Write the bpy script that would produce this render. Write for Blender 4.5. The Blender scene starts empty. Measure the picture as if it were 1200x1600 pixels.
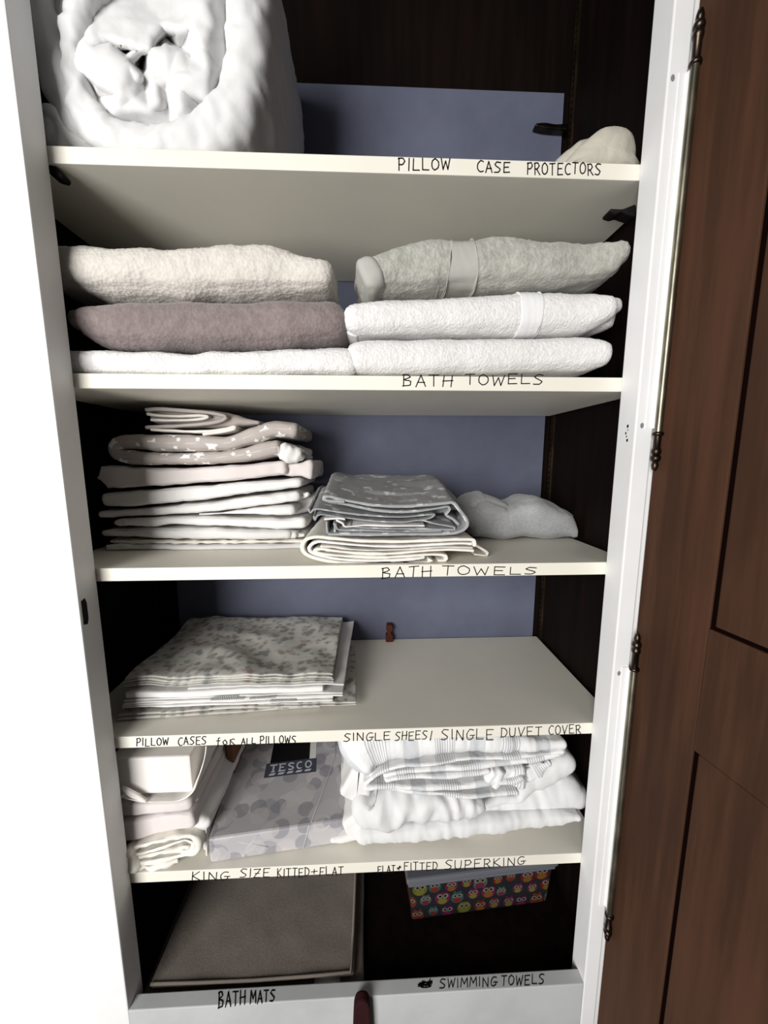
import bpy, bmesh, math, random
from mathutils import Vector, Matrix, noise
random.seed(4)
SC = bpy.context.scene
COL = SC.collection
pi = math.pi

# ------------------------------------------------------------------ camera
CAM = Vector((0.0188, -0.5667, 0.9743))
PITCH, YAW, ROLL, FPX = -0.141, -0.0402, 0.001, 578.7
ROT = Matrix.Rotation(YAW, 3, 'Z') @ Matrix.Rotation(PITCH, 3, 'X') @ Matrix.Rotation(ROLL, 3, 'Y')
cam = bpy.data.cameras.new('camera')
cam.sensor_fit = 'VERTICAL'
cam.sensor_height = 36.0
cam.lens = FPX / 1600 * 36.0
cam.clip_start = 0.01
cam_ob = bpy.data.objects.new('camera', cam)
COL.objects.link(cam_ob)
r_, f_, u_ = ROT.col[0], ROT.col[1], ROT.col[2]
M4 = Matrix(((r_.x, u_.x, -f_.x, CAM.x), (r_.y, u_.y, -f_.y, CAM.y), (r_.z, u_.z, -f_.z, CAM.z), (0, 0, 0, 1)))
cam_ob.matrix_world = M4
SC.camera = cam_ob

# ------------------------------------------------------------------ light
world = bpy.data.worlds.new('room_light')
SC.world = world
world.use_nodes = True
bg = world.node_tree.nodes['Background']
bg.inputs[0].default_value = (1.0, 0.99, 0.97, 1)
bg.inputs[1].default_value = 0.045


def area(name, loc, target, sx, sy, power, color=(1, 1, 1)):
    l = bpy.data.lights.new(name, 'AREA')
    l.shape = 'RECTANGLE'
    l.size, l.size_y, l.energy, l.color = sx, sy, power, color
    o = bpy.data.objects.new(name, l)
    COL.objects.link(o)
    o.location = loc
    d = Vector(target) - Vector(loc)
    o.rotation_euler = d.to_track_quat('-Z', 'Y').to_euler()
    return o


area('window_light', (-1.12, -1.98, 0.98), (0.05, 0.0, 0.93), 1.1, 2.0, 88, (1.0, 0.985, 0.96))

SC.view_settings.view_transform = 'Standard'
SC.view_settings.look = 'None'
SC.view_settings.gamma = 1
SC.view_settings.exposure = 0.0
SC.view_settings.use_curve_mapping = False


# ------------------------------------------------------------------ measuring: a sight line met with a plane of the place
def ray(u, v):
    return ROT @ Vector(((u - 600) / FPX, 1, -(v - 800) / FPX))


def at_y(u, v, y):
    d = ray(u, v)
    return CAM + d * ((y - CAM.y) / d.y)


def at_z(u, v, z):
    d = ray(u, v)
    return CAM + d * ((z - CAM.z) / d.z)


def at_x(u, v, x):
    d = ray(u, v)
    return CAM + d * ((x - CAM.x) / d.x)


def at_door(u, v):
    n = Vector((DDIR.y, -DDIR.x, 0))
    d = ray(u, v)
    return CAM + d * ((HINGE - CAM).dot(n) / d.dot(n))


DANG = math.radians(8.0)
DDIR = Vector((math.sin(DANG), -math.cos(DANG), 0))
HINGE = Vector((0.4312, -0.0405, 0))


def lin(r, g, b):
    f = lambda c: (c / 255 / 12.92) if c / 255 <= .04045 else ((c / 255 + .055) / 1.055) ** 2.4
    return (f(r), f(g), f(b), 1)


# ------------------------------------------------------------------ node helper
class G:
    def __init__(s, name):
        s.m = bpy.data.materials.new(name)
        s.m.use_nodes = True
        s.t = s.m.node_tree
        s.b = s.t.nodes['Principled BSDF']
        s.b.inputs['Roughness'].default_value = 0.9
        s.b.inputs['Specular IOR Level'].default_value = 0.2

    def put(s, inp, v):
        if hasattr(v, 'is_output') or isinstance(v, bpy.types.NodeSocket):
            s.t.links.new(v, inp)
        elif v is not None:
            inp.default_value = v

    def math(s, op, a, b=None, c=None):
        n = s.t.nodes.new('ShaderNodeMath')
        n.operation = op
        for i, v in enumerate((a, b, c)):
            s.put(n.inputs[i], v)
        return n.outputs[0]

    def coord(s, which='Object', scale=(1, 1, 1), off=(0, 0, 0)):
        n = s.t.nodes.new('ShaderNodeTexCoord')
        mp = s.t.nodes.new('ShaderNodeMapping')
        mp.inputs['Scale'].default_value = scale
        mp.inputs['Location'].default_value = off
        s.t.links.new(n.outputs[which], mp.inputs[0])
        return mp.outputs[0]

    def noise(s, vec, scale, detail=2, rough=.5):
        n = s.t.nodes.new('ShaderNodeTexNoise')
        s.put(n.inputs['Vector'], vec)
        n.inputs['Scale'].default_value = scale
        n.inputs['Detail'].default_value = detail
        n.inputs['Roughness'].default_value = rough
        return n.outputs['Fac']

    def voronoi(s, vec, scale, rnd=1, feature='F1', dim='3D'):
        n = s.t.nodes.new('ShaderNodeTexVoronoi')
        n.voronoi_dimensions = dim
        n.feature = feature
        s.put(n.inputs['Vector'], vec)
        n.inputs['Scale'].default_value = scale
        n.inputs['Randomness'].default_value = rnd
        return n

    def mix(s, f, a, b):
        n = s.t.nodes.new('ShaderNodeMix')
        n.data_type = 'RGBA'
        s.put(n.inputs[0], f)
        s.put(n.inputs[6], a)
        s.put(n.inputs[7], b)
        return n.outputs[2]

    def ramp(s, f, stops, interp='LINEAR'):
        n = s.t.nodes.new('ShaderNodeValToRGB')
        n.color_ramp.interpolation = interp
        e = n.color_ramp.elements
        while len(e) < len(stops):
            e.new(.5)
        for k, (p, c) in enumerate(stops):
            e[k].position = p
            e[k].color = c if len(c) == 4 else (*c, 1)
        s.put(n.inputs[0], f)
        return n.outputs[0]

    def step(s, v, lo, hi):
        n = s.t.nodes.new('ShaderNodeMapRange')
        n.interpolation_type = 'SMOOTHSTEP'
        s.put(n.inputs['Value'], v)
        n.inputs['From Min'].default_value = lo
        n.inputs['From Max'].default_value = hi
        return n.outputs[0]

    def sep(s, v):
        n = s.t.nodes.new('ShaderNodeSeparateXYZ')
        s.t.links.new(v, n.inputs[0])
        return n.outputs

    def bump(s, h, strength, dist):
        n = s.t.nodes.new('ShaderNodeBump')
        n.inputs['Strength'].default_value = strength
        n.inputs['Distance'].default_value = dist
        s.put(n.inputs['Height'], h)
        prev = s.b.inputs['Normal']
        if prev.is_linked:
            s.t.links.new(prev.links[0].from_socket, n.inputs['Normal'])
        s.t.links.new(n.outputs[0], prev)

    def base(s, c):
        s.put(s.b.inputs['Base Color'], c)
        return s

    def rough(s, v):
        s.b.inputs['Roughness'].default_value = v
        return s


def m_terry(name, col, col2=None, scale=260, strength=.9):
    g = G(name)
    o = g.coord()
    v = g.voronoi(o, scale).outputs['Distance']
    n = g.noise(o, scale * .45, 3, .6)
    h = g.math('ADD', v, g.math('MULTIPLY', n, 1.4))
    c2 = col2 or tuple(x * .9 for x in col[:3]) + (1,)
    g.base(g.mix(g.step(n, .3, .7), c2, col))
    g.bump(h, strength * .55, .0016)
    g.b.inputs['Sheen Weight'].default_value = .25
    return g.m


def m_cloth(name, col, weave=900, wr=30, strength=.35):
    g = G(name)
    o = g.coord()
    n = g.noise(o, 14, 3)
    g.base(g.mix(n, tuple(x * .92 for x in col[:3]) + (1,), col))
    g.bump(g.noise(o, wr, 4, .55), strength, .004)
    g.bump(g.noise(o, weave, 1), .15, .0006)
    return g.m


def m_paint(name, col, scale=6, amt=.9, rough=.5, bump=.05, speck=None):
    g = G(name).rough(rough)
    o = g.coord()
    n = g.noise(o, scale, 4, .6)
    c = g.mix(g.step(n, .3, .7), tuple(x * amt for x in col[:3]) + (1,), col)
    if speck:
        c = g.mix(g.step(g.noise(o, 60, 2), speck, speck + .02), c, (.05, .045, .04, 1))
    g.base(c)
    g.bump(g.noise(o, 90, 2), bump, .002)
    g.b.inputs['Specular IOR Level'].default_value = .35
    return g.m


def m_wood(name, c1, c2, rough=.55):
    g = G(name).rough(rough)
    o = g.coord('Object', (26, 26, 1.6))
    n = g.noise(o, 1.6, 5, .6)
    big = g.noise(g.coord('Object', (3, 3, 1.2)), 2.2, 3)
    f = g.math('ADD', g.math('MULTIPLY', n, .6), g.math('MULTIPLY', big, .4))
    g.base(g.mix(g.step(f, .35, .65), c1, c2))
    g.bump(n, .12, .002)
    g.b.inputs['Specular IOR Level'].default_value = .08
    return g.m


def m_metal(name, col, rough=.35):
    g = G(name).rough(rough)
    g.b.inputs['Metallic'].default_value = 1
    n = g.noise(g.coord('Object', (1, 1, .3)), 60, 3)
    g.base(g.mix(g.step(n, .4, .7), tuple(x * .5 for x in col[:3]) + (1,), col))
    return g.m


MT = {}
MT['white_paint'] = m_paint('white_gloss_paint', lin(236, 236, 236), 5, .93)
MT['wall_paint'] = m_paint('white_wall_paint', lin(240, 240, 240), 3, .97, .8)
MT['sill_paint'] = m_paint('grey_white_paint', lin(190, 192, 192), 9, .88)
MT['shelf'] = m_paint('cream_shelf_laminate', lin(232, 228, 216), 8, .96, .45, .02)
MT['blue_back'] = m_paint('blue_grey_back_board', lin(97, 101, 120), 7, .82, .75, .08)
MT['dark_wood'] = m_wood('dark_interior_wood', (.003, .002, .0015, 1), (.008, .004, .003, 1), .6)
MT['door_wood'] = m_wood('brown_door_wood', lin(57, 38, 28), lin(77, 52, 39), .6)
MT['groove'] = m_paint('groove_dark', (.005, .0022, .0018, 1), 5, 1, .9)
MT['groove'].node_tree.nodes['Principled BSDF'].inputs['Specular IOR Level'].default_value = 0
MT['brass'] = m_metal('worn_hinge_metal', lin(175, 170, 150), .38)
MT['dark_metal'] = m_metal('dark_hinge_metal', lin(84, 72, 64), .35)
MT['rail_metal'] = m_metal('dull_rail_metal', lin(95, 80, 65), .5)
MT['ink'] = G('black_marker_ink').base((.006, .006, .007, 1)).rough(.6).m
MT['black'] = G('black_plastic').base((.006, .005, .005, 1)).rough(.6).m
MT['peg'] = m_wood('red_brown_wood', lin(70, 36, 28), lin(88, 46, 36), .5)


# ------------------------------------------------------------------ mesh builder
class MB:
    def __init__(s):
        s.v, s.f, s.uv = [], [], []

    def add(s, verts, faces, uvs=None):
        o = len(s.v)
        s.v += [Vector(p) for p in verts]
        for f in faces:
            s.f.append([i + o for i in f])
            s.uv.append([uvs[i] if uvs else (0, 0) for i in f])

    def box(s, lo, hi):
        x0, y0, z0 = lo
        x1, y1, z1 = hi
        s.add([(x0, y0, z0), (x1, y0, z0), (x1, y1, z0), (x0, y1, z0), (x0, y0, z1), (x1, y0, z1), (x1, y1, z1), (x0, y1, z1)],
              [(0, 3, 2, 1), (4, 5, 6, 7), (0, 1, 5, 4), (1, 2, 6, 5), (2, 3, 7, 6), (3, 0, 4, 7)])

    def prism(s, poly, axis_fn, a, b):
        """poly: 2-D outline; axis_fn(p, t) -> point; from t=a to t=b"""
        n = len(poly)
        s.add([axis_fn(p, a) for p in poly] + [axis_fn(p, b) for p in poly],
              [list(range(n))[::-1], list(range(n, 2 * n))] + [(i, (i + 1) % n, n + (i + 1) % n, n + i) for i in range(n)])

    def lathe(s, prof, cx, cy, n=20):
        """prof: (radius, z)"""
        vs, fs = [], []
        for r, z in prof:
            for k in range(n):
                a = 2 * pi * k / n
                vs.append((cx + r * math.cos(a), cy + r * math.sin(a), z))
        for i in range(len(prof) - 1):
            for k in range(n):
                fs.append((i * n + k, i * n + (k + 1) % n, (i + 1) * n + (k + 1) % n, (i + 1) * n + k))
        fs.append([k for k in range(n)][::-1])
        fs.append([(len(prof) - 1) * n + k for k in range(n)])
        s.add(vs, fs)

    def tube(s, pts, r, n=8):
        pts = [Vector(p) for p in pts]
        vs, fs = [], []
        for i, p in enumerate(pts):
            t = (pts[min(i + 1, len(pts) - 1)] - pts[max(i - 1, 0)]).normalized()
            a = t.orthogonal().normalized() if i == 0 else (a - t * a.dot(t)).normalized()
            b = t.cross(a)
            for k in range(n):
                w = 2 * pi * k / n
                vs.append(p + (a * math.cos(w) + b * math.sin(w)) * r)
        for i in range(len(pts) - 1):
            for k in range(n):
                fs.append((i * n + k, i * n + (k + 1) % n, (i + 1) * n + (k + 1) % n, (i + 1) * n + k))
        fs.append(list(range(n))[::-1])
        fs.append([(len(pts) - 1) * n + k for k in range(n)])
        s.add(vs, fs)

    def build(s, name, mat, parent=None, smooth=True, disp=None, move=None, bevel=0, angle=None):
        me = bpy.data.meshes.new(name)
        bm = bmesh.new()
        ul = bm.loops.layers.uv.new('uv')
        vs = [bm.verts.new(p) for p in s.v]
        for f, uv in zip(s.f, s.uv):
            try:
                fc = bm.faces.new([vs[i] for i in f])
            except ValueError:
                continue
            fc.smooth = smooth
            for l, q in zip(fc.loops, uv):
                l[ul].uv = q
        bmesh.ops.recalc_face_normals(bm, faces=bm.faces)
        if bevel:
            bmesh.ops.bevel(bm, geom=list(bm.edges), offset=bevel, segments=2, affect='EDGES', profile=.5)
        bm.normal_update()
        if disp:
            d = [disp(v.co, v.normal) for v in bm.verts]
            for v, k in zip(bm.verts, d):
                v.co += v.normal * k
        if move:
            for v in bm.verts:
                v.co = move(v.co)
        bm.to_mesh(me)
        bm.free()
        me.materials.append(mat)
        if angle and smooth:
            me.set_sharp_from_angle(angle=.25 if bevel else angle)
        o = bpy.data.objects.new(name, me)
        COL.objects.link(o)
        if parent:
            o.parent = parent
        return o


def tag(o, label, cat, group=None):
    o['label'] = label
    o['category'] = cat
    if group:
        o['group'] = group
    return o


def struct(o):
    o['kind'] = 'structure'
    return o


def empty(name, loc, label, cat, group=None):
    o = bpy.data.objects.new(name, None)
    COL.objects.link(o)
    o.location = (0, 0, 0)
    o.empty_display_size = .02
    return tag(o, label, cat, group)


# ------------------------------------------------------------------ soft goods
def resample(pts, ds, tang=True):
    """Catmull-Rom through points of any dimension"""
    P = [list(p) for p in pts]
    out = []
    n = len(P)
    for i in range(n - 1):
        p0, p1, p2, p3 = P[max(i - 1, 0)], P[i], P[i + 1], P[min(i + 2, n - 1)]
        L = math.hypot(p2[0] - p1[0], p2[1] - p1[1])
        k = max(1, int(L / ds))
        for j in range(k):
            t = j / k
            out.append([.5 * ((2 * b) + (c - a) * t + (2 * a - 5 * b + 4 * c - d) * t * t + (3 * b - a - 3 * c + d) * t ** 3)
                        for a, b, c, d in zip(p0, p1, p2, p3)])
    out.append(P[-1])
    return out


def sweep(mb, pts, yf, yb, R=.5, ds=.004, ny=26, cap=1.0, shape=None, ypow=1.5, nf=5, jit=0, jseed=0):
    """A padded or folded cloth: section (thickness x depth, rounded) carried along a path in the x-z plane.
    pts: (x, z, thickness[, yf, yb])."""
    P = [(p[0], p[1], p[2], p[3] if len(p) > 3 else yf, p[4] if len(p) > 4 else yb) for p in pts]
    S = resample(P, ds)
    n = len(S)
    st = []
    ulen = 0
    for i in range(n):
        a, b = S[max(i - 1, 0)], S[min(i + 1, n - 1)]
        t = Vector((b[0] - a[0], b[1] - a[1])).normalized()
        if i:
            ulen += math.hypot(S[i][0] - S[i - 1][0], S[i][1] - S[i - 1][1])
        st.append((S[i][0], S[i][1], max(S[i][2], .001), S[i][3], S[i][4], t, ulen, 0.0))
    # rounded caps
    def capst(s, sign):
        r = []
        h = s[2] / 2
        cr = min(h * .9, R if R < h else h * .9) * cap
        for k in range(1, 5):
            ph = k / 4 * pi / 2
            ins = cr * (1 - math.cos(ph))
            e = cr * math.sin(ph) * sign
            r.append((s[0] + s[5].x * e, s[1] + s[5].y * e, s[2] - 2 * ins, s[3] + ins * .8, s[4] - ins * .8, s[5], s[6] + e, 1.0))
        return r
    if cap > 0:
        st = capst(st[0], -1)[::-1] + st + capst(st[-1], 1)
    vs, uv = [], []
    m = None
    N = len(st)
    for i, (x, z, th, f, b, t, u, c) in enumerate(st):
        h = th / 2
        r = min(R, h * .92)
        if jit:
            f = f + jit * noise.noise(Vector((u * 14, jseed * 7.3, z * 3)))
        sec = []
        for k in range(nf + 1):
            a = k / nf * pi / 2
            sec.append(((h - r) + r * math.sin(a), f + r - r * math.cos(a)))
        for j in range(1, ny):
            sec.append((h, f + r + (b - f - 2 * r) * (j / ny) ** ypow))
        for k in range(nf + 1):
            a = (1 - k / nf) * pi / 2
            sec.append(((h - r) + r * math.sin(a), b - r + r * math.cos(a)))
        full = sec + [(-a, y) for a, y in sec[::-1]]
        m = len(full)
        nx, nz = -t.y, t.x
        v = 0
        for j, (a, y) in enumerate(full):
            if j:
                v += math.hypot(a - full[j - 1][0], y - full[j - 1][1])
            dz = shape(a / h, (y - f) / (b - f), i / (N - 1)) if shape else 0
            vs.append((x + nx * a, y, z + nz * a + dz))
            uv.append((u, v))
    fs = []
    for i in range(N - 1):
        for j in range(m):
            fs.append((i * m + j, i * m + (j + 1) % m, (i + 1) * m + (j + 1) % m, (i + 1) * m + j))
    fs.append(list(range(m))[::-1])
    fs.append([(N - 1) * m + j for j in range(m)])
    mb.add(vs, fs, uv)


def px(y, rows, dy=0):
    """rows (px, top, bottom) seen at plane y -> path (x, z, thickness)"""
    out = []
    for u, a, b in rows:
        A, B = at_y(u, a, y), at_y(u, b, y)
        out.append(((A.x + B.x) / 2, (A.z + B.z) / 2, (A.z - B.z) * .975))
    return out


def px_line(y, rows, th):
    """rows (px, py[, th]) centre-line of a sheet seen end-on -> path"""
    out = []
    for r in rows:
        A = at_y(r[0], r[1], y)
        out.append((A.x, A.z, r[2] if len(r) > 2 else th))
    return out


def nz(p, s, k=0):
    return noise.noise(Vector((p.x * s + k, p.y * s + 3.1 * k, p.z * s - k)))


def terry_disp(seed, a=.0016, wr=.003, sag=.0012):
    def f(p, n):
        return (a * .4 * nz(p, 120, seed) + a * .45 * nz(p, 300, seed + 5) + wr * nz(p, 22, seed + 9)
                + wr * 1.2 * noise.noise(Vector((p.x * 9 + seed, p.y * 9, p.z * 30)))) - sag - (.6 * wr if abs(n.z) > .7 else 0)
    return f


def cloth_disp(seed, a=.0015, fx=20, fy=12, fz=40):
    def f(p, n):
        w = noise.noise(Vector((p.x * fx + seed, p.y * fy, p.z * fz + seed)))
        w2 = tri(noise.noise(Vector((p.x * fx * .8 + seed, p.y * fy, p.z * fz + p.x * 9))) * 2.6) - .5
        w3 = tri(noise.noise(Vector((p.x * fx * 2.2 + seed, p.y * fy * 2, p.z * fz * 1.3 - p.x * 14 + 5))) * 2.2) - .5
        return a * (w * .8 + .55 * w2 + .3 * w3) - (.55 * a if abs(n.z) > .7 else 0)
    return f


def tri(v):
    v = v % 2.0
    return abs(v - 1.0)


def crease_disp(seed, a=.004, s=16, sx=1, sy=1, sz=1):
    """rumples with straight ridges and flat flanks, as in crushed cloth"""
    def f(p, n):
        q = Vector((p.x * s * sx + seed, p.y * s * sy + seed * .7, p.z * s * sz)) * .45
        v = tri(noise.noise(q) * 3.2 + seed)
        v2 = tri(noise.noise(q * 1.9 + Vector((4, 4, 4))) * 3.0)
        v3 = tri(noise.noise(q * 4.1 + Vector((1, 8, 3))) * 2.4)
        return a * (v + v2 * .5 + v3 * .2 - .85) * 1.25
    return f


def inflate(mb, outline, to3, thick, rings=14, seg=4, pw=2.4):
    """a cushion: outline in 2-D, swelling both ways"""
    O = resample([(*p,) for p in outline] + [outline[0]], .006)[:-1]
    n = len(O)
    cx = sum(p[0] for p in O) / n
    cy = sum(p[1] for p in O) / n
    vs, uv, fs = [], [], []
    for side in (-1, 1):
        base = len(vs)
        for k in range(rings + 1):
            t = math.cos(k / rings * pi / 2)
            h = thick / 2 * (1 - t ** pw) ** .5
            for p in O:
                a, b = cx + (p[0] - cx) * t, cy + (p[1] - cy) * t
                vs.append(to3(a, b, side * h))
                uv.append((a, b))
        for k in range(rings):
            for i in range(n):
                j = (i + 1) % n
                fs.append((base + k * n + i, base + k * n + j, base + (k + 1) * n + j, base + (k + 1) * n + i))
    mb.add(vs, fs, uv)


# ------------------------------------------------------------------ handwriting
GL = {
    'A': [[(0, 0), (.5, 1), (1, 0)], [(.18, .36), (.9, .36)]],
    'B': [[(.1, 0), (.12, 1)], [(0, .95), (.6, 1), (.8, .78), (.15, .55), (.85, .42), (.8, .1), (0, 0)]],
    'C': [[(1, .9), (.6, 1), (.15, .7), (.1, .3), (.5, 0), (1, .08)]],
    'D': [[(.1, 0), (.1, 1)], [(0, 1), (.7, .9), (1, .5), (.7, .1), (0, 0)]],
    'E': [[(1, 1), (.1, 1), (.1, 0), (1, 0)], [(.1, .52), (.8, .54)]],
    'F': [[(.1, 0), (.1, 1), (1, 1)], [(.1, .52), (.75, .55)]],
    'G': [[(1, .95), (.5, 1), (.1, .6), (.2, .1), (.6, 0), (.95, .2), (.95, .42)], [(.55, .42), (1.2, .44)]],
    'H': [[(.05, 0), (.1, 1)], [(.9, 0), (.95, 1)], [(0, .5), (1.05, .54)]],
    'I': [[(.5, 0), (.5, 1)]],
    'K': [[(.1, 0), (.1, 1)], [(.9, 1), (.12, .48), (1, 0)]],
    'L': [[(.1, 1), (.1, .02), (1, 0)]],
    'M': [[(0, 0), (.1, 1), (.5, .35), (.9, 1), (1, 0)]],
    'N': [[(.05, 0), (.05, 1), (.95, 0), (.95, 1)]],
    'O': [[(.5, 1), (.1, .8), (.05, .3), (.4, 0), (.9, .2), (.95, .7), (.5, 1)]],
    'P': [[(.12, 0), (.1, 1)], [(0, .95), (.7, 1), (.95, .75), (.7, .5), (.1, .45)]],
    'R': [[(.12, 0), (.1, 1)], [(0, .98), (.7, 1), (.9, .75), (.6, .52), (.12, .48)], [(.4, .5), (1, 0)]],
    'S': [[(1, .95), (.4, 1), (.1, .78), (.5, .52), (.9, .3), (.6, .02), (0, .04)]],
    'T': [[(0, .98), (1, 1)], [(.5, 1), (.48, 0)]],
    'U': [[(.05, 1), (.08, .25), (.4, 0), (.85, .2), (.95, 1)]],
    'V': [[(0, 1), (.45, 0), (1, 1)]],
    'W': [[(0, 1), (.2, 0), (.5, .75), (.75, 0), (1, 1)]],
    'Z': [[(0, 1), (1, 1), (0, 0), (1, 0)], [(.2, .5), (.8, .5)]],
    '+': [[(.5, .15), (.5, .85)], [(.1, .5), (.95, .5)]],
    '/': [[(.4, 0), (.6, 1)]],
    '&': [[(.1, .55), (.9, .6)], [(.5, .2), (.55, .9)], [(.2, .3), (.8, .85)]],
    'f': [[(.9, 1), (.55, .95), (.45, .4), (.4, -.1)], [(.05, .6), (.9, .65)]],
    'o': [[(.5, .7), (.1, .45), (.4, .05), (.9, .3), (.5, .7)]],
    'r': [[(.1, 0), (.1, .7)], [(.1, .5), (.5, .75), (.9, .7)], [(.3, .4), (.9, 0)]],
    '*': [[(0, .3), (1, .6), (.1, .7), (.9, .2), (.2, .2), (1, .8), (0, .5), (.8, .45), (.3, .9), (.6, .1), (.1, .4), (.95, .35)],
          [(.7, .6), (.85, 1.05)]],
}
WID = {'I': .3, '/': .3, 'M': 1.2, 'W': 1.25, '+': .7, '*': 1.8, 'f': .8, 'O': 1.05}


def write(mb, word, u0, u1, t0, b0, t1, b1, to3, off, pen=.0009, hand=.07):
    """u0..u1 extent; top and bottom at both ends; to3(u, v) -> point on the surface; off: lift off it"""
    rnd = random.Random(word + str(u0))
    ws = [WID.get(c, 1) for c in word]
    gap = .38
    tot = sum(ws) + gap * (len(word) - 1)
    x = 0
    for c, w in zip(word, ws):
        dyy = rnd.uniform(-hand, hand)
        sl = rnd.uniform(-.02, .10)
        for stroke in GL[c]:
            S = resample([(a, b) for a, b in stroke], .2) if len(stroke) > 3 and c not in 'MNWZEF' else stroke
            pts = []
            for a, b in S:
                k = (x + a * w + sl * b) / tot
                u = u0 + (u1 - u0) * k
                t = t0 + (t1 - t0) * k
                bo = b0 + (b1 - b0) * k
                pts.append(to3(u, bo + (t - bo) * (b + dyy + rnd.uniform(-.02, .02))) + off)
            nrm = off.normalized()
            for p, q in zip(pts, pts[1:]):
                d = (q - p)
                if d.length < 1e-6:
                    continue
                d.normalize()
                sd = d.cross(nrm) * pen
                e = d * pen * .8
                mb.add([p - sd - e, p + sd - e, q + sd + e, q - sd + e], [(0, 1, 2, 3)])
        x += w + gap


def lettering(parent, words, to3, off, label=None, pen=.00078):
    for w in words:
        mb = MB()
        write(mb, *w, to3=to3, off=off, pen=pen)
        o = mb.build('lettering', MT['ink'], parent, smooth=False)
        o['label'] = 'scribbled-out mark' if w[0] == '*' else 'handwritten ' + w[0]


# ================================================================== SETTING
ZS = [1.3831, 1.0962, 0.8094, 0.5239, 0.2624]
TH = .0206
XL, XR, DEP = -.497, .452, .3176
ZTOP = 2.05


def sbox(name, lo, hi, mat, parent=None, bevel=0):
    mb = MB()
    mb.box(lo, hi)
    o = mb.build(name, mat, parent, smooth=bool(bevel), bevel=bevel, angle=.6 if bevel else None)
    if not parent:
        struct(o)
    return o


sbox('wall_back', (-.449, DEP, -.02), (.437, DEP + .008, 1.741), MT['blue_back'])
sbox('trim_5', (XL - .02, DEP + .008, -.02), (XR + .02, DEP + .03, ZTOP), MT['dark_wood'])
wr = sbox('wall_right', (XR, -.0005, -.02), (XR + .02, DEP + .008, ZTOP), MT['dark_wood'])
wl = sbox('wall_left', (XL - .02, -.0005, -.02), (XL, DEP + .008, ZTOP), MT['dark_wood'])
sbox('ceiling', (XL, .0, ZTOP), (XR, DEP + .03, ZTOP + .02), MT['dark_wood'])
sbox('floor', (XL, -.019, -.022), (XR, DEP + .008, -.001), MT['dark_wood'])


# metal shelf rails let into the sides
def rail(parent, x, y, side, z0, z1):
    mb = MB()
    w, d = .007, .004
    xa, xb = (x - d, x) if side < 0 else (x, x + d)
    mb.box((xa, y - w, z0), (xb, y - w * .62, z1))
    mb.box((xa, y + w * .62, z0), (xb, y + w, z1))
    z = z0
    while z < z1 - .01:
        mb.box((xa, y - w * .62, z), (xb, y + w * .62, z + .007))
        z += .0127
    return mb.build('shelf_rail', MT['rail_metal'], parent, smooth=False)


for y in (.055, .305):
    rail(wr, XR, y, -1, 0, ZTOP - .01)
    rail(wl, XL, y, 1, 0, ZTOP - .01)

# jambs and rails of the white frame
D = -.0405


def jamb(name, x0, x1, side):
    mb = MB()
    poly = []
    N = 40
    vs = []
    mb.box((x0, D, -.12), (x1, -.001, ZTOP))
    return struct(mb.build(name, MT['white_paint'], None, smooth=True, bevel=.002, angle=.6))


tl = jamb('trim_1', -.456, -.4, 1)
tr = jamb('trim_2', .4, .4262, -1)
sill = sbox('trim_3', (-.4, D, -.14), (.4, -.0195, .038), MT['sill_paint'], None, .0015)
sbox('trim_4', (-.4, D, 1.93), (.4, -.001, ZTOP), MT['white_paint'], None, .002)
# plastered wall beside the frame and the panel under the rail
sbox('wall_front', (-1.1, D + .006, -.5), (-.4563, -.001, 2.3), MT['wall_paint'])
sbox('trim_6', (.4265, -.036, -.5), (.75, -.001, 2.3), MT['white_paint'], None, .002)
# latch hole and keeper on the left reveal
mb = MB()
pol = [(-.0035, -.018), (.0035, -.02), (.006, -.012), (.006, .012), (.0035, .02), (-.0035, .018)]
mb.prism(pol, lambda p, t: (-.4 + t, -.032 + p[0], .753 + p[1]), -.002, .0006)
mb.build('keyhole', MT['black'], tl, smooth=False)['label'] = 'black latch hole'
# ink specks on the right reveal
mb = MB()
for u, v, s in [(981, 666, 2.2), (978, 677, 1.6), (979, 682, 1.2), (980, 688, 2.0), (981, 672, .9)]:
    p = at_x(u, v, .4)
    k = s * .0011
    mb.prism([(k * math.cos(a) * .8, k * 1.1 * math.sin(a)) for a in [i * pi / 4 for i in range(8)]],
             lambda q, t: (.4 - t, p.y + q[0], p.z + q[1]), -.0002, .0003)
mb.build('ink_speck', MT['ink'], tr, smooth=False)
mb = MB()
for u, v in [(1051, 122), (1003, 665), (967, 1052)]:
    p = at_y(u, v, D)
    mb.prism([(.0026 * math.cos(a), .004 * math.sin(a)) for a in [i * pi / 5 for i in range(10)]],
             lambda q, t: (p.x + q[0], D - t, p.z + q[1]), -.0004, .0004)
mb.build('pin_hole', G('grey_smudge').base(lin(130, 130, 132)).m, tr, smooth=False)

up = Vector((0, 0, .0004))
lettering(sill, [('BATH', 341, 383, 1550, 1575, 1549, 1570), ('MATS', 391, 429, 1549, 1569, 1547, 1564)],
          lambda u, v: at_z(u, v, .038), up, None, .0010)
lettering(sill, [('*', 653, 675, 1532, 1545, 1530, 1544), ('SWIMMING', 687, 775, 1530, 1544, 1527, 1541),
                 ('TOWELS', 783, 850, 1526, 1541, 1522, 1537)],
          lambda u, v: at_z(u, v, .038), up, 'handwritten SWIMMING TOWELS after a scribble')

# ------------------------------------------------------------------ door
T_DOOR = .028
DN = Vector((math.cos(DANG), math.sin(DANG), 0))      # away from the visible face
ZD0, ZD1 = -.16, 1.93


def door_pt(s, w, z):
    p = HINGE + DDIR * s + DN * w
    return Vector((p.x, p.y, z))


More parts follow.
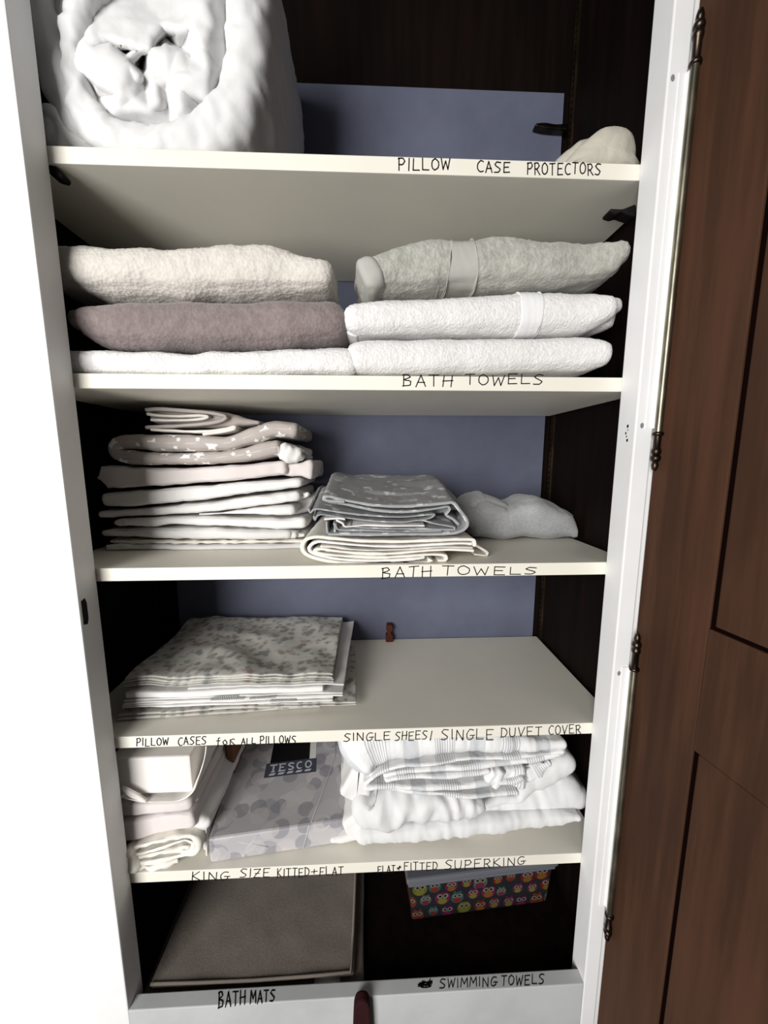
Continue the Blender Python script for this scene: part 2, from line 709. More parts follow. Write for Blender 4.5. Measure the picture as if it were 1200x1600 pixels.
def dbox(mb, s0, s1, w0, w1, z0, z1):
    c = [door_pt(s, w, z) for z in (z0, z1) for s, w in ((s0, w0), (s1, w0), (s1, w1), (s0, w1))]
    mb.add(c, [(0, 3, 2, 1), (4, 5, 6, 7), (0, 1, 5, 4), (1, 2, 6, 5), (2, 3, 7, 6), (3, 0, 4, 7)])


STL, WID_D = .102, .40
Z_UP = .7626
Z_LO = at_door(1082, 1171).z
mb = MB()
dbox(mb, 0, STL, 0, T_DOOR, ZD0, ZD1)
door = struct(mb.build('door_1', MT['door_wood'], None, smooth=True, bevel=.0012, angle=.6))
mb = MB()
dbox(mb, WID_D - STL, WID_D, 0, T_DOOR, ZD0, ZD1)
mb.build('stile', MT['door_wood'], door, smooth=True, bevel=.0012, angle=.6)
for z0, z1 in ((ZD0, ZD0 + .09), (Z_LO, Z_UP), (ZD1 - .1, ZD1)):
    mb = MB()
    dbox(mb, STL + .0003, WID_D - STL - .0003, 0, T_DOOR, z0, z1)
    mb.build('rail', MT['door_wood'], door, smooth=True, bevel=.0012, angle=.6)
for z0, z1 in ((ZD0 + .09, Z_LO), (Z_UP, ZD1 - .1)):
    g = .0065
    mb = MB()
    dbox(mb, STL + g, WID_D - STL - g, .0008, .02, z0 + (.005 if z0 > .5 else g), z1 - (.0008 if z1 < .8 else g))
    mb.build('panel', MT['door_wood'], door, smooth=True, bevel=.002, angle=.6)
    mb = MB()
    dbox(mb, STL - .0001, WID_D - STL + .0001, .0032, .024, z0 - .005, z1 + .005)
    mb.build('panel_backing', MT['groove'], door, smooth=False)


# long hinges along the hinge edge
def hinge(u0v0, u1v1, rings):
    hx, hy = .4262, -.0502
    zt = at_y(*u0v0, hy).z
    zb = at_y(*u1v1, hy).z
    mb = MB()
    mb.lathe([(.0048, zb + .055), (.0048, zt - .055)], hx, hy, 16)
    h = mb.build('hinge', MT['brass'], door, angle=.7)
    for z, s in ((zt, -1), (zb, 1)):
        mb = MB()
        pr = [(.0008, 0), (.003, .0015), (.0042, .006), (.0046, .010), (.0030, .0125), (.0056, .0145), (.0066, .018), (.0062, .021),
              (.0040, .0225), (.0058, .0245), (.0062, .028), (.0056, .031), (.0046, .032), (.0046, .056)]
        pr = [(r, z + s * d) for r, d in pr]
        mb.lathe(pr if s > 0 else pr[::-1], hx, hy, 18)
        mb.build('finial', MT['dark_metal'], h, angle=.9)
    for z, s in ((zt - .058, 0), (zb + .052, 0)):
        mb = MB()
        mb.lathe([(.0046, z - .003), (.0066, z - .0022), (.0072, z), (.0066, z + .0022), (.0046, z + .003)], hx, hy, 18)
        mb.build('ring', MT['dark_metal'], h)
    mb = MB()
    mb.box((.414, D - .0012, zb + .06), (.4255, D + .0003, zt - .06))
    mb.box((.4235, D - .0125, zb + .06), (.4262, D - .0005, zt - .06))
    mb.build('leaf', MT['white_paint'], h, smooth=False)
    return h


hinge((1082, 12), (1016, 736), None)
hinge((986, 990), (941, 1470), None)

# ================================================================== SHELVES
names = ['topmost cream shelf whose edge reads PILLOW CASE PROTECTORS',
         'second cream shelf from the top, edge reads BATH TOWELS under thick bath towels',
         'middle cream shelf, edge reads BATH TOWELS in worn letters under folded sheets',
         'cream shelf whose edge reads PILLOW CASES FOR ALL PILLOWS and SINGLE DUVET COVER',
         'lowest cream shelf, edge marked KING SIZE and SUPER KING']
words = [
    [[('PILLOW', 622, 703, 248, 267, 249, 266), ('CASE', 745, 796, 252, 270, 254, 269), ('PROTECTORS', 823, 938, 254, 272, 256, 273)]],
    [[('BATH', 629, 706, 586, 604, 587, 604), ('TOWELS', 727, 848, 586, 602, 585, 600)]],
    [[('BATH', 596, 674, 888, 904, 884, 901), ('TOWELS', 690, 838, 884, 899, 887, 897)]],
    [[('PILLOW', 213, 263, 1154, 1166, 1153, 1164), ('CASES', 278, 322, 1152, 1164, 1151, 1163), ('for', 338, 367, 1152, 1165, 1152, 1164),
      ('ALL', 377, 399, 1153, 1163, 1153, 1162), ('PILLOWS', 406, 462, 1151, 1163, 1149, 1161)],
     [('SINGLE', 537, 609, 1146, 1158, 1144, 1156), ('SHEES', 617, 667, 1144, 1157, 1142, 1155), ('/', 668, 678, 1142, 1157, 1142, 1157),
      ('SINGLE', 689, 770, 1140, 1156, 1139, 1155), ('DUVET', 782, 846, 1137, 1151, 1136, 1150), ('COVER', 857, 907, 1135, 1149, 1132, 1145)]],
    [[('KING', 299, 356, 1363, 1376, 1362, 1374), ('SIZE', 375, 421, 1358, 1371, 1357, 1370), ('KITTED', 433, 483, 1357, 1371, 1356, 1369),
      ('+', 485, 496, 1357, 1367, 1356, 1366), ('FLAT', 499, 536, 1355, 1368, 1354, 1367)],
     [('FLAT', 590, 617, 1353, 1364, 1352, 1363), ('&', 619, 627, 1352, 1361, 1352, 1361), ('FITTED', 631, 683, 1348, 1360, 1347, 1359),
      ('SUPER', 695, 766, 1344, 1358, 1342, 1356), ('KING', 770, 819, 1341, 1353, 1339, 1351)]],
]
says = [['handwritten PILLOW CASE PROTECTORS'], ['handwritten BATH TOWELS'], ['handwritten BATH TOWELS'],
        ['handwritten PILLOW CASES for ALL PILLOWS', 'handwritten SINGLE SHEES/ SINGLE DUVET COVER'],
        ['handwritten KING SIZE KITTED+FLAT', 'handwritten FLAT & FITTED SUPER KING']]
SHELF = []
for z, nm, ww, ss in zip(ZS, names, words, says):
    mb = MB()
    mb.box((XL + .008, .0, z - TH), (XR - .0062, DEP - .003, z))
    s = mb.build('shelf', MT['shelf'], None, smooth=True, bevel=.0008, angle=.6)
    tag(s, nm, 'shelf', None)
    for wd, sy in zip(ww, ss):
        lettering(s, wd, lambda u, v: at_y(u, v, 0), Vector((0, -.0004, 0)), sy)
    SHELF.append(s)

# small fittings
def blob(name, pts, r, mat, label, cat, n=10):
    mb = MB()
    mb.tube(pts, r, n)
    o = mb.build(name, mat, None, angle=.9)
    return tag(o, label, cat)


p = [at_y(836, 200, .309), at_y(850, 199, .306), at_y(866, 201, .306), at_y(882, 203, .309)]
mb = MB()
sweep(mb, [(q.x, q.z, t) for q, t in zip(p, (.006, .011, .010, .012))], .300, .3175, .003, .004, 6)
tag(mb.build('shelf_clip', MT['dark_metal']), 'small dark metal clip on the blue back board above the top shelf', 'clip')
yq = .012
mb = MB()
sweep(mb, px(yq, [(956, 325, 331), (964, 325, 334), (972, 326, 331), (980, 323, 334), (992, 318, 338)]), yq, yq + .02, .003, .003, 6)
tag(mb.build('shelf_clip', MT['black']), 'small black hook by the right frame just above the grey bath towel', 'clip')
mb = MB()
sweep(mb, px(.004, [(76, 254, 268), (84, 258, 276), (94, 268, 279)]), .004, .02, .003, .003, 6)
tag(mb.build('shelf_clip', MT['black']), 'small black clip under the left end of the topmost shelf', 'clip')
c = at_z(608, 999, ZS[3])
mb = MB()
pol = [(-.009, 0), (.009, 0), (.009, .016), (.0045, .021), (.0045, .026), (.009, .032), (.007, .044), (-.006, .044), (-.008, .032), (-.0045, .026), (-.0045, .02), (-.009, .016)]
mb.prism(pol, lambda q, t: (c.x + q[0], t, ZS[3] + .0004 + q[1]), .298, .3165)
tag(mb.build('wooden_peg', MT['peg'], None, smooth=True, bevel=.0015, angle=.7),
    'little red-brown wooden peg standing at the back of the half-empty shelf', 'peg')
mb = MB()
c = at_y(565, 1576, -.052)
pol = [(-.0165, -.07), (.0175, -.07), (.0160, -.02), (.0145, .006), (.011, .016), (.004, .0205), (-.004, .020), (-.010, .015), (-.0130, .006), (-.0145, -.02)]
mb.prism(pol, lambda q, t: (c.x + q[0], t, c.z + .003 + q[1]), D - .017, D - .0005)
tag(mb.build('wooden_latch', m_wood('maroon_wood', lin(40, 18, 21), lin(50, 24, 27), .8), None, smooth=True, bevel=.004, angle=.9),
    'dark maroon rounded wooden turn latch on the bottom rail between the two labels', 'latch')
sbox('trim_7', (-.4, -.03, -.5), (.4, -.0195, -.14), MT['white_paint'])

#ITEMS#
# ================================================================== MATERIALS OF THE LINEN
MT['terry_white'] = m_terry('white_terry', lin(230, 229, 228), lin(220, 219, 218))
MT['terry_cream'] = m_terry('cream_terry', lin(214, 209, 202), lin(202, 197, 189), 200, 1)
MT['terry_mauve'] = m_terry('mauve_taupe_terry', lin(138, 126, 125), lin(124, 112, 111), 200, 1)
MT['terry_grey'] = m_terry('pale_grey_green_terry', lin(178, 178, 170), lin(158, 158, 150), 210, 1)
MT['band_white'] = m_cloth('white_woven_band', lin(238, 238, 238), 500)
MT['band_grey'] = m_cloth('grey_woven_band', lin(178, 178, 171), 500)
MT['sheet_white'] = m_cloth('white_cotton', lin(228, 226, 224))
MT['sheet_pink'] = m_cloth('pinkish_white_cotton', lin(218, 210, 208))
MT['sheet_cream'] = m_cloth('cream_cotton', lin(234, 230, 220))
MT['duvet'] = m_cloth('white_duvet_cotton', lin(222, 222, 222), 900, 24, .3)
MT['pillow'] = m_cloth('beige_quilt', lin(196, 192, 178), 700, 40, .5)
MT['fleece'] = m_terry('grey_fleece', lin(168, 169, 170), lin(156, 157, 158), 420, .4)
MT['mat'] = m_terry('taupe_bath_mat', lin(122, 113, 104), lin(112, 103, 95), 520, .35)
MT['mat_edge'] = m_cloth('taupe_mat_binding', lin(142, 133, 124))
MT['card'] = m_cloth('white_card', lin(230, 226, 222), 900, 10, .05)
MT['brown'] = m_cloth('brown_card', lin(124, 88, 64), 900, 20, .1)
MT['tag_white'] = m_cloth('white_care_label', lin(235, 235, 235), 900, 20, .1)
MT['hem'] = m_cloth('pale_hem', lin(226, 222, 216), 700)


def m_star():
    g = G('grey_cotton_with_white_stars')
    uv = g.coord('UV')
    v = g.voronoi(uv, 30, .7, 'F1', '2D')
    vec = g.t.nodes.new('ShaderNodeVectorMath')
    vec.operation = 'SUBTRACT'
    sc = g.t.nodes.new('ShaderNodeVectorMath')
    sc.operation = 'SCALE'
    sc.inputs['Scale'].default_value = 30
    g.t.links.new(uv, sc.inputs[0])
    pos = g.t.nodes.new('ShaderNodeVectorMath')
    pos.operation = 'SCALE'
    pos.inputs['Scale'].default_value = 30
    g.t.links.new(v.outputs['Position'], pos.inputs[0])
    g.t.links.new(sc.outputs[0], vec.inputs[0])
    g.t.links.new(pos.outputs[0], vec.inputs[1])
    x, y, _ = g.sep(vec.outputs[0])
    rnd = g.sep(v.outputs['Color'])[0]
    ang = g.math('ADD', g.math('ARCTAN2', y, x), g.math('MULTIPLY', rnd, 3))
    r = g.math('SQRT', g.math('ADD', g.math('MULTIPLY', x, x), g.math('MULTIPLY', y, y)))
    # distance to the edge of a five-pointed star
    seg = 2 * pi / 5
    a = g.math('ABSOLUTE', g.math('SUBTRACT', g.math('FLOORED_MODULO', ang, seg), seg / 2))
    rad = g.math('DIVIDE', .42, g.math('ADD', g.math('COSINE', g.math('SUBTRACT', seg / 2, a)), g.math('MULTIPLY', g.math('SINE', g.math('SUBTRACT', seg / 2, a)), 1.9)))
    size = g.math('MULTIPLY', rad, g.math('ADD', .35, g.math('MULTIPLY', g.math('GREATER_THAN', rnd, .5), .5)))
    f = g.math('LESS_THAN', r, size)
    g.base(g.mix(f, lin(176, 168, 163), lin(238, 236, 233)))
    g.bump(g.noise(g.coord(), 40, 3), .25, .003)
    return g.m


MT['star'] = m_star()


def m_floral(name, ground, tint1, tint2, scale, lo, hi):
    g = G(name)
    uv = g.coord('UV')
    n1 = g.noise(uv, scale, 4, .62)
    n2 = g.noise(g.coord('UV', (1, 1, 1), (3, 7, 0)), scale * .5, 2, .5)
    v = g.voronoi(uv, scale * 1.5, 1, 'F1', '2D').outputs['Distance']
    k = g.math('ADD', n1, g.math('MULTIPLY', g.math('SUBTRACT', .4, v), .35))
    c = g.mix(g.step(k, lo, hi), ground, g.mix(g.step(n2, .48, .6), tint1, tint2))
    g.base(c)
    g.bump(g.noise(g.coord(), 36, 4, .55), .35, .004)
    return g.m


MT['floral_beige'] = m_floral('beige_floral_cotton', lin(200, 198, 191), lin(142, 142, 138), lin(158, 142, 140), 40, .44, .66)
MT['floral_grey'] = m_floral('grey_floral_cotton', lin(150, 151, 153), lin(210, 211, 212), lin(188, 189, 190), 30, .56, .66)


def m_stripe():
    g = G('white_cotton_with_grey_checks')
    uv = g.coord('UV')
    u, v, _ = g.sep(uv)
    per = .115
    m = g.math('FLOORED_MODULO', u, per)
    fine = g.math('GREATER_THAN', g.math('FLOORED_MODULO', u, .0042), .0020)
    zone1 = g.math('MULTIPLY', g.math('GREATER_THAN', m, .018), g.math('LESS_THAN', m, .052))
    zone2 = g.math('MULTIPLY', g.math('GREATER_THAN', m, .078), g.math('LESS_THAN', m, .105))
    c = g.mix(g.math('MULTIPLY', fine, zone1), lin(230, 230, 230), lin(186, 188, 190))
    c = g.mix(g.math('MULTIPLY', zone2, .8), c, lin(196, 199, 202))
    g.base(c)
    g.bump(g.noise(g.coord(), 34, 4, .55), .5, .005)
    return g.m


MT['stripe'] = m_stripe()


def m_dots():
    g = G('printed_grey_spots_under_plastic').rough(.25)
    o = g.coord()
    x, y, z = g.sep(o)
    cb = g.t.nodes.new('ShaderNodeCombineXYZ')
    g.put(cb.inputs[0], x)
    g.put(cb.inputs[1], g.math('SUBTRACT', y, z))
    uv = cb.outputs[0]
    col = lin(180, 177, 180)
    shades = [lin(150, 149, 154), lin(204, 200, 200), lin(132, 132, 138), lin(190, 186, 186)]
    for k, s in enumerate((17, 21, 26, 23)):
        mp = g.t.nodes.new('ShaderNodeMapping')
        mp.inputs['Location'].default_value = (.37 * k, .21 * k, 0)
        g.t.links.new(uv, mp.inputs[0])
        d = g.voronoi(mp.outputs[0], s, .8, 'F1', '2D')
        pick = g.math('GREATER_THAN', g.sep(d.outputs['Color'])[1], .42)
        f = g.math('MULTIPLY', g.math('LESS_THAN', d.outputs['Distance'], .40), pick)
        col = g.mix(g.math('MULTIPLY', f, .62), col, shades[k])
    g.base(col)
    g.bump(g.noise(o, 20, 3), .12, .004)
    g.b.inputs['Specular IOR Level'].default_value = .5
    return g.m


MT['dots'] = m_dots()


def m_owls():
    """rows of little round birds on dark grey, compartment shade put into the colours"""
    g = G('shaded_owl_print').rough(.4)
    o = g.coord()
    S = 30.0
    x, y, z = g.sep(o)
    X = g.math('MULTIPLY', x, S)
    Z = g.math('MULTIPLY', z, S)
    row = g.math('FLOOR', Z)
    X = g.math('ADD', X, g.math('MULTIPLY', row, .47))
    cx = g.math('FLOOR', X)
    lx = g.math('SUBTRACT', g.math('SUBTRACT', X, cx), .5)
    lz = g.math('SUBTRACT', g.math('SUBTRACT', Z, row), .5)
    cb = g.t.nodes.new('ShaderNodeCombineXYZ')
    g.put(cb.inputs[0], cx)
    g.put(cb.inputs[1], row)
    wn = g.t.nodes.new('ShaderNodeTexWhiteNoise')
    wn.noise_dimensions = '2D'
    g.t.links.new(cb.outputs[0], wn.inputs['Vector'])
    rv = wn.outputs['Value']
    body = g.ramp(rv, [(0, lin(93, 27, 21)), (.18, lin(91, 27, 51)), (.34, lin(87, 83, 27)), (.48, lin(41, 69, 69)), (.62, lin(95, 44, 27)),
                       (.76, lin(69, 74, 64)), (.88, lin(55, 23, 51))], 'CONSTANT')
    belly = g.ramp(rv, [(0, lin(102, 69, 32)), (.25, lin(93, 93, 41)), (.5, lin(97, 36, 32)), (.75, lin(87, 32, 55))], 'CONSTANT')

    rv2 = wn.outputs['Color']
    jx, jz, js = g.sep(rv2)
    size = g.math('ADD', .72, g.math('MULTIPLY', js, .42))
    lx = g.math('DIVIDE', g.math('ADD', lx, g.math('MULTIPLY', g.math('SUBTRACT', jx, .5), .22)), size)
    lz = g.math('DIVIDE', g.math('ADD', lz, g.math('MULTIPLY', g.math('SUBTRACT', jz, .5), .24)), size)

    def disc(ax, az, rx, rz):
        a = g.math('DIVIDE', g.math('SUBTRACT', lx, ax), rx)
        b = g.math('DIVIDE', g.math('SUBTRACT', lz, az), rz)
        return g.math('LESS_THAN', g.math('ADD', g.math('MULTIPLY', a, a), g.math('MULTIPLY', b, b)), 1)
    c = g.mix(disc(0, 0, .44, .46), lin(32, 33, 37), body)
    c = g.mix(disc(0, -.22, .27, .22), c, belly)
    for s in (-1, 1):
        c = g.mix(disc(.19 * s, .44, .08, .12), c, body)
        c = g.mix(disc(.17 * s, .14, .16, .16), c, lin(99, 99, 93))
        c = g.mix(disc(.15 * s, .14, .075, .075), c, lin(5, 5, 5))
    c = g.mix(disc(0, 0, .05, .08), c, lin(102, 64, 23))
    g.base(c)
    return g.m


# ================================================================== TOP SHELF
Z1 = ZS[0]
duv = empty('rolled_duvet', (0, 0, 0), 'large white duvet rolled up on the left of the topmost shelf', 'duvet')
# outer padded wrap: down the right, under, and up the left, carried on over the top out of sight
yd = .012
lay = []
for u, v, t in [(345, -190, 50), (372, -110, 56), (374, 0, 58), (371, 70, 60), (362, 125, 62), (337, 172, 62), (292, 203, 60), (240, 208, 57), (190, 204, 52), (152, 190, 46),
                (124, 158, 40), (107, 112, 34), (103, 55, 32), (113, -5, 32), (140, -90, 32), (200, -170, 40), (270, -205, 46)]:
    q = at_y(u, v, yd)
    lay.append((q.x, q.z, t * .00103))
mb = MB()
sweep(mb, lay, yd, .30, .03, .0045, 24, ypow=1.4, nf=8, shape=None)


def bulge(p):
    t = max(0, min(1, p.y / .16))
    return Vector((-.25 + (p.x + .25) * (1 + .06 * math.sin(t * pi / 2)), p.y, max(Z1 + .0008, p.z)))


cr = crease_disp(3, .0042, 24, 1, .5, 1)
cr2 = crease_disp(6, .0016, 60, 1, .5, 1)
sf = cloth_disp(8, .003, 12, 12, 12)
mb.build('outer_wrap', MT['duvet'], duv, disp=lambda p, n: cr(p, n) * (1.0 if p.z > 1.4 else .5) + cr2(p, n) + sf(p, n), move=bulge)

from mathutils.geometry import delaunay_2d_cdt


def relief(name, pts, conv, parent, mat, sub=3, smooth=3, amp=.001, seed=0, thick=.006):
    """crushed cloth: creased facets between measured high and low points"""
    P3 = []
    for x, y, d in pts:
        q = at_y(*conv(x, y), d)
        P3.append(q)
    vo, _, fo, *_ = delaunay_2d_cdt([Vector((x, -y)) for x, y, d in pts], [], [], 0, 1e-4)
    bm = bmesh.new()
    vs = [bm.verts.new(p) for p in P3]
    for f in fo:
        bm.faces.new([vs[i] for i in f])
    for k in range(sub):
        bmesh.ops.subdivide_edges(bm, edges=list(bm.edges), cuts=1, use_grid_fill=True)
    bmesh.ops.triangulate(bm, faces=list(bm.faces))
    for k in range(smooth):
        bmesh.ops.smooth_vert(bm, verts=[v for v in bm.verts if not v.is_boundary], factor=.5, use_axis_x=True, use_axis_y=True, use_axis_z=True)
    bm.normal_update()
    cf = crease_disp(seed, amp, 42)
    dd = [cf(v.co, v.normal) for v in bm.verts]
    for v, k in zip(bm.verts, dd):
        v.co += v.normal * k
    for f in bm.faces:
        f.smooth = True
    bmesh.ops.recalc_face_normals(bm, faces=list(bm.faces))
    me = bpy.data.meshes.new(name)
    bm.to_mesh(me)
    bm.free()
    me.materials.append(mat)
    o = bpy.data.objects.new(name, me)
    COL.objects.link(o)
    o.parent = parent
    so = o.modifiers.new('thickness', 'SOLIDIFY')
    so.thickness = thick
    so.offset = 0
    return o


DV = lambda X, Y: (X / 2.667, Y / 2.667)
pts = [(270, -120, .05), (215, 60, .045), (235, 200, .045), (285, 350, .04), (340, 450, .04), (440, 500, .04), (600, 520, .04), (720, 525, .04), (830, 505, .04), (900, 410, .04),
       (935, 300, .04), (940, 150, .04), (930, -120, .045),
       (400, -120, .09), (600, -130, .09), (760, -120, .08), (500, -30, .06), (680, -20, .058), (620, 40, .055),
       (330, 40, .030), (372, 110, .028), (452, 168, .022), (520, 190, .020), (582, 210, .020), (640, 168, .024), (682, 118, .030), (450, 50, .040), (560, 100, .030),
       (455, 184, .075), (530, 210, .085), (595, 236, .09), (655, 192, .085), (590, 296, .088), (690, 150, .075), (720, 185, .07),
       (330, 120, .040), (385, 200, .016), (460, 196, .014), (530, 262, .012), (584, 318, .014), (500, 390, .008), (400, 340, .012), (330, 280, .016), (455, 432, .022), (395, 360, .045), (310, 190, .024), (420, 410, .045),
       (628, 214, .020), (690, 212, .018), (748, 226, .026), (800, 236, .040), (768, 284, .020), (624, 300, .030), (700, 330, .022), (755, 372, .020), (860, 412, .024), (790, 320, .012),
       (745, 130, .022), (850, 10, .012), (842, 200, .010), (865, 300, .012), (752, 208, .06), (880, 110, .016), (760, 60, .030), (800, 110, .016), (905, 60, .026),
       (565, 350, .020), (600, 330, .034), (650, 352, .022), (560, 410, .014), (660, 425, .016), (735, 400, .030), (700, 448, .034), (755, 446, .014), (835, 440, .040), (610, 380, .034), (690, 395, .036), (500, 455, .02), (620, 462, .018)]
relief('inner_folds', pts, DV, duv, MT['duvet'], 3, 3, .0012, 5)
# loose outer layer that hangs down the left side
mb = MB()
sweep(mb, [(-.455, 1.72, .045), (-.438, 1.63, .05), (-.418, 1.56, .05), (-.404, 1.50, .045), (-.392, 1.455, .035), (-.386, 1.43, .03)], .022, .28, .016, .005, 24, nf=6)
c3 = crease_disp(21, .008, 22, 1, .5, .6)
mb.build('loose_layer', MT['duvet'], duv, disp=lambda p, n: c3(p, n))
mb = MB()
ol = []
for u, v in [(66, 166), (80, 150), (96, 180), (116, 204), (150, 228), (110, 228), (72, 224)]:
    q = at_y(u, v, .03)
    ol.append((q.x, max(q.z, Z1 + .001)))
inflate(mb, ol, lambda a, b, h_: (a, .045 + h_, b), .05, 12)
c4 = crease_disp(31, .008, 30, 1, .6, 1)
mb.build('loose_corner', MT['duvet'], duv, disp=lambda p, n: c4(p, n), move=lambda p: Vector((max(p.x, XL + .01), p.y, max(p.z, Z1 + .0008))))

pad = empty('folded_pad', (0, 0, 0), 'rounded end of a beige quilted pad on the right of the topmost shelf', 'pad')
for k, (dx, dy, dzz) in enumerate(((0, 0, 0), (-.011, .038, .013))):
    pts = [(874, 262), (900, 232), (925, 207), (948, 193), (970, 190), (988, 199), (998, 216), (1000, 240), (999, 260)]
    ol = []
    for u, v in pts:
        q = at_y(u, v, .05)
        ol.append((min(q.x, .438) + dx, max(q.z, Z1 + .001) + dzz * (1 if v < 240 else 0)))
    mb = MB()
    inflate(mb, ol, lambda a, b, h: (a, .062 + dy + h, b), .042, 12)
    cq = crease_disp(4 + k, .0020, 46, 1, 1, .7)
    mb.build('padded_layer', MT['pillow'], pad, disp=lambda p, n: cq(p, n) * .7, move=lambda p: Vector((min(p.x, XR - .006), p.y, max(p.z, Z1 + .0008))))

# ================================================================== BATH TOWELS
Z2 = ZS[1]


def towel(name, rows, y, yb, mat, label, seed, group, bands=(), bmat=None, a=.0016, wr=.003, R=.05, extra=None, bot=None, zmin=None):
    t = empty(name, (0, 0, 0), label, 'towel', group)
    P = px(y, rows)
    mb = MB()
    sweep(mb, P, y, yb, R, .0032, 34, nf=9, cap=.9)
    mv = (lambda p: Vector((p.x, p.y, max(p.z, zmin)))) if zmin else None
    mb.build('folded_body', mat, t, disp=terry_disp(seed, a, wr), move=mv)
    for u0, u1, rr in bands:
        mb = MB()
        S = [q for q in resample(P, .003) if at_y(u0, 500, y).x <= q[0] <= at_y(u1, 500, y).x]
        S = [(q[0], q[1], q[2] + .0026) for q in S]
        sweep(mb, S, y - .0013, yb + .0006, R, .0032, 34, nf=9, cap=.05)
        bd = terry_disp(seed, 0.0, wr)
        mb.build('woven_band', bmat, t, disp=lambda p, n: bd(p, n) + .0002 * math.sin(p.x * 1500), move=mv)
    if extra:
        extra(t)
    return t


GT = 'folded bath towels on the second shelf'
towel('bath_towel', [(60, 542, 588), (116, 539, 588), (200, 541, 588), (300, 542, 588), (330, 537, 588), (420, 540, 588), (500, 535, 588), (542, 535, 588)], .006, .27,
      MT['terry_white'], 'white folded bath towel lying under the mauve towel', 3, GT, zmin=Z2 + .0006)


def mauve_edge(t):
    mb = MB()
    sweep(mb, px(.03, [(503, 458, 530), (520, 462, 528), (530, 480, 522)]), .03, .26, .02, .003, 24, nf=6)
    mb.build('fold_edge', MT['terry_mauve'], t, disp=terry_disp(17, .0016, .004))


towel('bath_towel', [(113, 474, 514), (122, 463, 527), (150, 460, 536), (220, 459, 539), (320, 458, 539), (400, 455, 537), (470, 453, 535), (514, 454, 529)], .006, .27,
      MT['terry_mauve'], 'mauve-grey folded bath towel in the middle of the left pile', 5, GT, a=.002, extra=mauve_edge)
towel('bath_towel', [(60, 366, 440), (95, 367, 444), (140, 368, 452), (220, 369, 454), (300, 366, 455), (345, 361, 454), (385, 360, 453), (430, 368, 450), (470, 384, 449), (500, 394, 448)],
      .006, .27, MT['terry_cream'], 'cream folded bath towel on top of the mauve towel', 9, GT, a=.0022, wr=.004)
towel('bath_towel', [(563, 524, 584), (600, 520, 585), (700, 519, 584), (800, 519, 582), (880, 517, 580), (925, 519, 578), (946, 524, 573)], .006, .27,
      MT['terry_white'], 'plain white folded bath towel at the bottom of the right pile', 12, GT, zmin=Z2 + .0006, a=.0014, wr=.002)


def loop_edge(t):
    mb = MB()
    sweep(mb, px_line(.03, [(556, 490), (545, 489), (539, 500), (545, 518), (556, 523)], .006), .03, .24, .003, .003, 18, nf=4)
    mb.build('hem_fold', MT['band_white'], t, disp=cloth_disp(4, .001))
    mb = MB()
    sweep(mb, px(.022, [(952, 450, 512), (960, 450, 500), (966, 455, 490)]), .022, .24, .02, .003, 24, nf=6)
    mb.build('fold_edge', MT['terry_white'], t, disp=terry_disp(27, .0014, .003))


towel('bath_towel', [(556, 462, 521), (600, 457, 519), (680, 453, 518), (760, 447, 518), (850, 443, 517), (905, 443, 517), (935, 444, 512), (955, 450, 500)], .006, .27,
      MT['terry_white'], 'white folded bath towel with a smooth woven band near its right end', 15, GT, [(815, 850, 0)], MT['band_white'], extra=loop_edge, a=.0014, wr=.002)


def grey_hem(t):
    mb = MB()
    sweep(mb, px(.003, [(574, 389, 458), (579, 386, 455), (584, 384, 451)]), .0015, .25, .02, .003, 24, nf=8, cap=.5)
    mb.build('hem', MT['band_grey'], t, disp=terry_disp(19, .0, .004))


towel('bath_towel', [(589, 381, 449), (610, 371, 453), (650, 362, 451), (690, 351, 449), (715, 356, 448), (750, 352, 445), (790, 345, 442), (830, 348, 441), (870, 360, 440),
                     (920, 363, 438), (955, 363, 432), (973, 366, 412)], .006, .27,
      MT['terry_grey'], 'pale grey folded bath towel topping the right pile', 19, GT, [(702, 745, 0)], MT['band_grey'], a=.0022, wr=.005, extra=grey_hem)

# ================================================================== MIDDLE SHELF: left stack
Z3 = ZS[2]
GS = 'folded sheets in the left stack of the middle shelf'
K = lambda X, Y: (150 + X / 3.4286, 620 + Y / 3.4286)


def rows3(l):
    return [(150 + x / 3.4286, 620 + a / 3.4286, 620 + b / 3.4286) for x, a, b in l]


ys = .118


def sheet(name, rows, label, cat, mat, seed, group, y=ys, yb=.305, R=.0095, amp=.0026, extra=None, zmin=None, conv=rows3, part='folded_cloth'):
    t = empty(name, (0, 0, 0), label, cat, group)
    mb = MB()
    sweep(mb, px(y, conv(rows)), y, yb, R, .004, 24, nf=6, jit=.006, jseed=seed)
    mv = (lambda p: Vector((max(p.x, XL + .006), p.y, max(p.z, zmin)))) if zmin else (lambda p: Vector((max(p.x, XL + .006), p.y, p.z)))
    mb.build(part, mat, t, disp=cloth_disp(seed, amp), move=mv)
    if extra:
        extra(t)
    return t


def tuck(part, rows, mat, y, yb, seed, conv=rows3, amp=.002, R=.008):
    def f(t):
        mb = MB()
        sweep(mb, px(y, conv(rows)), y, yb, R, .003, 18, nf=5)
        mb.build(part, mat, t, disp=crease_disp(seed, amp, 40))
    return f


def both(*fs):
    return lambda t: [f(t) for f in fs]


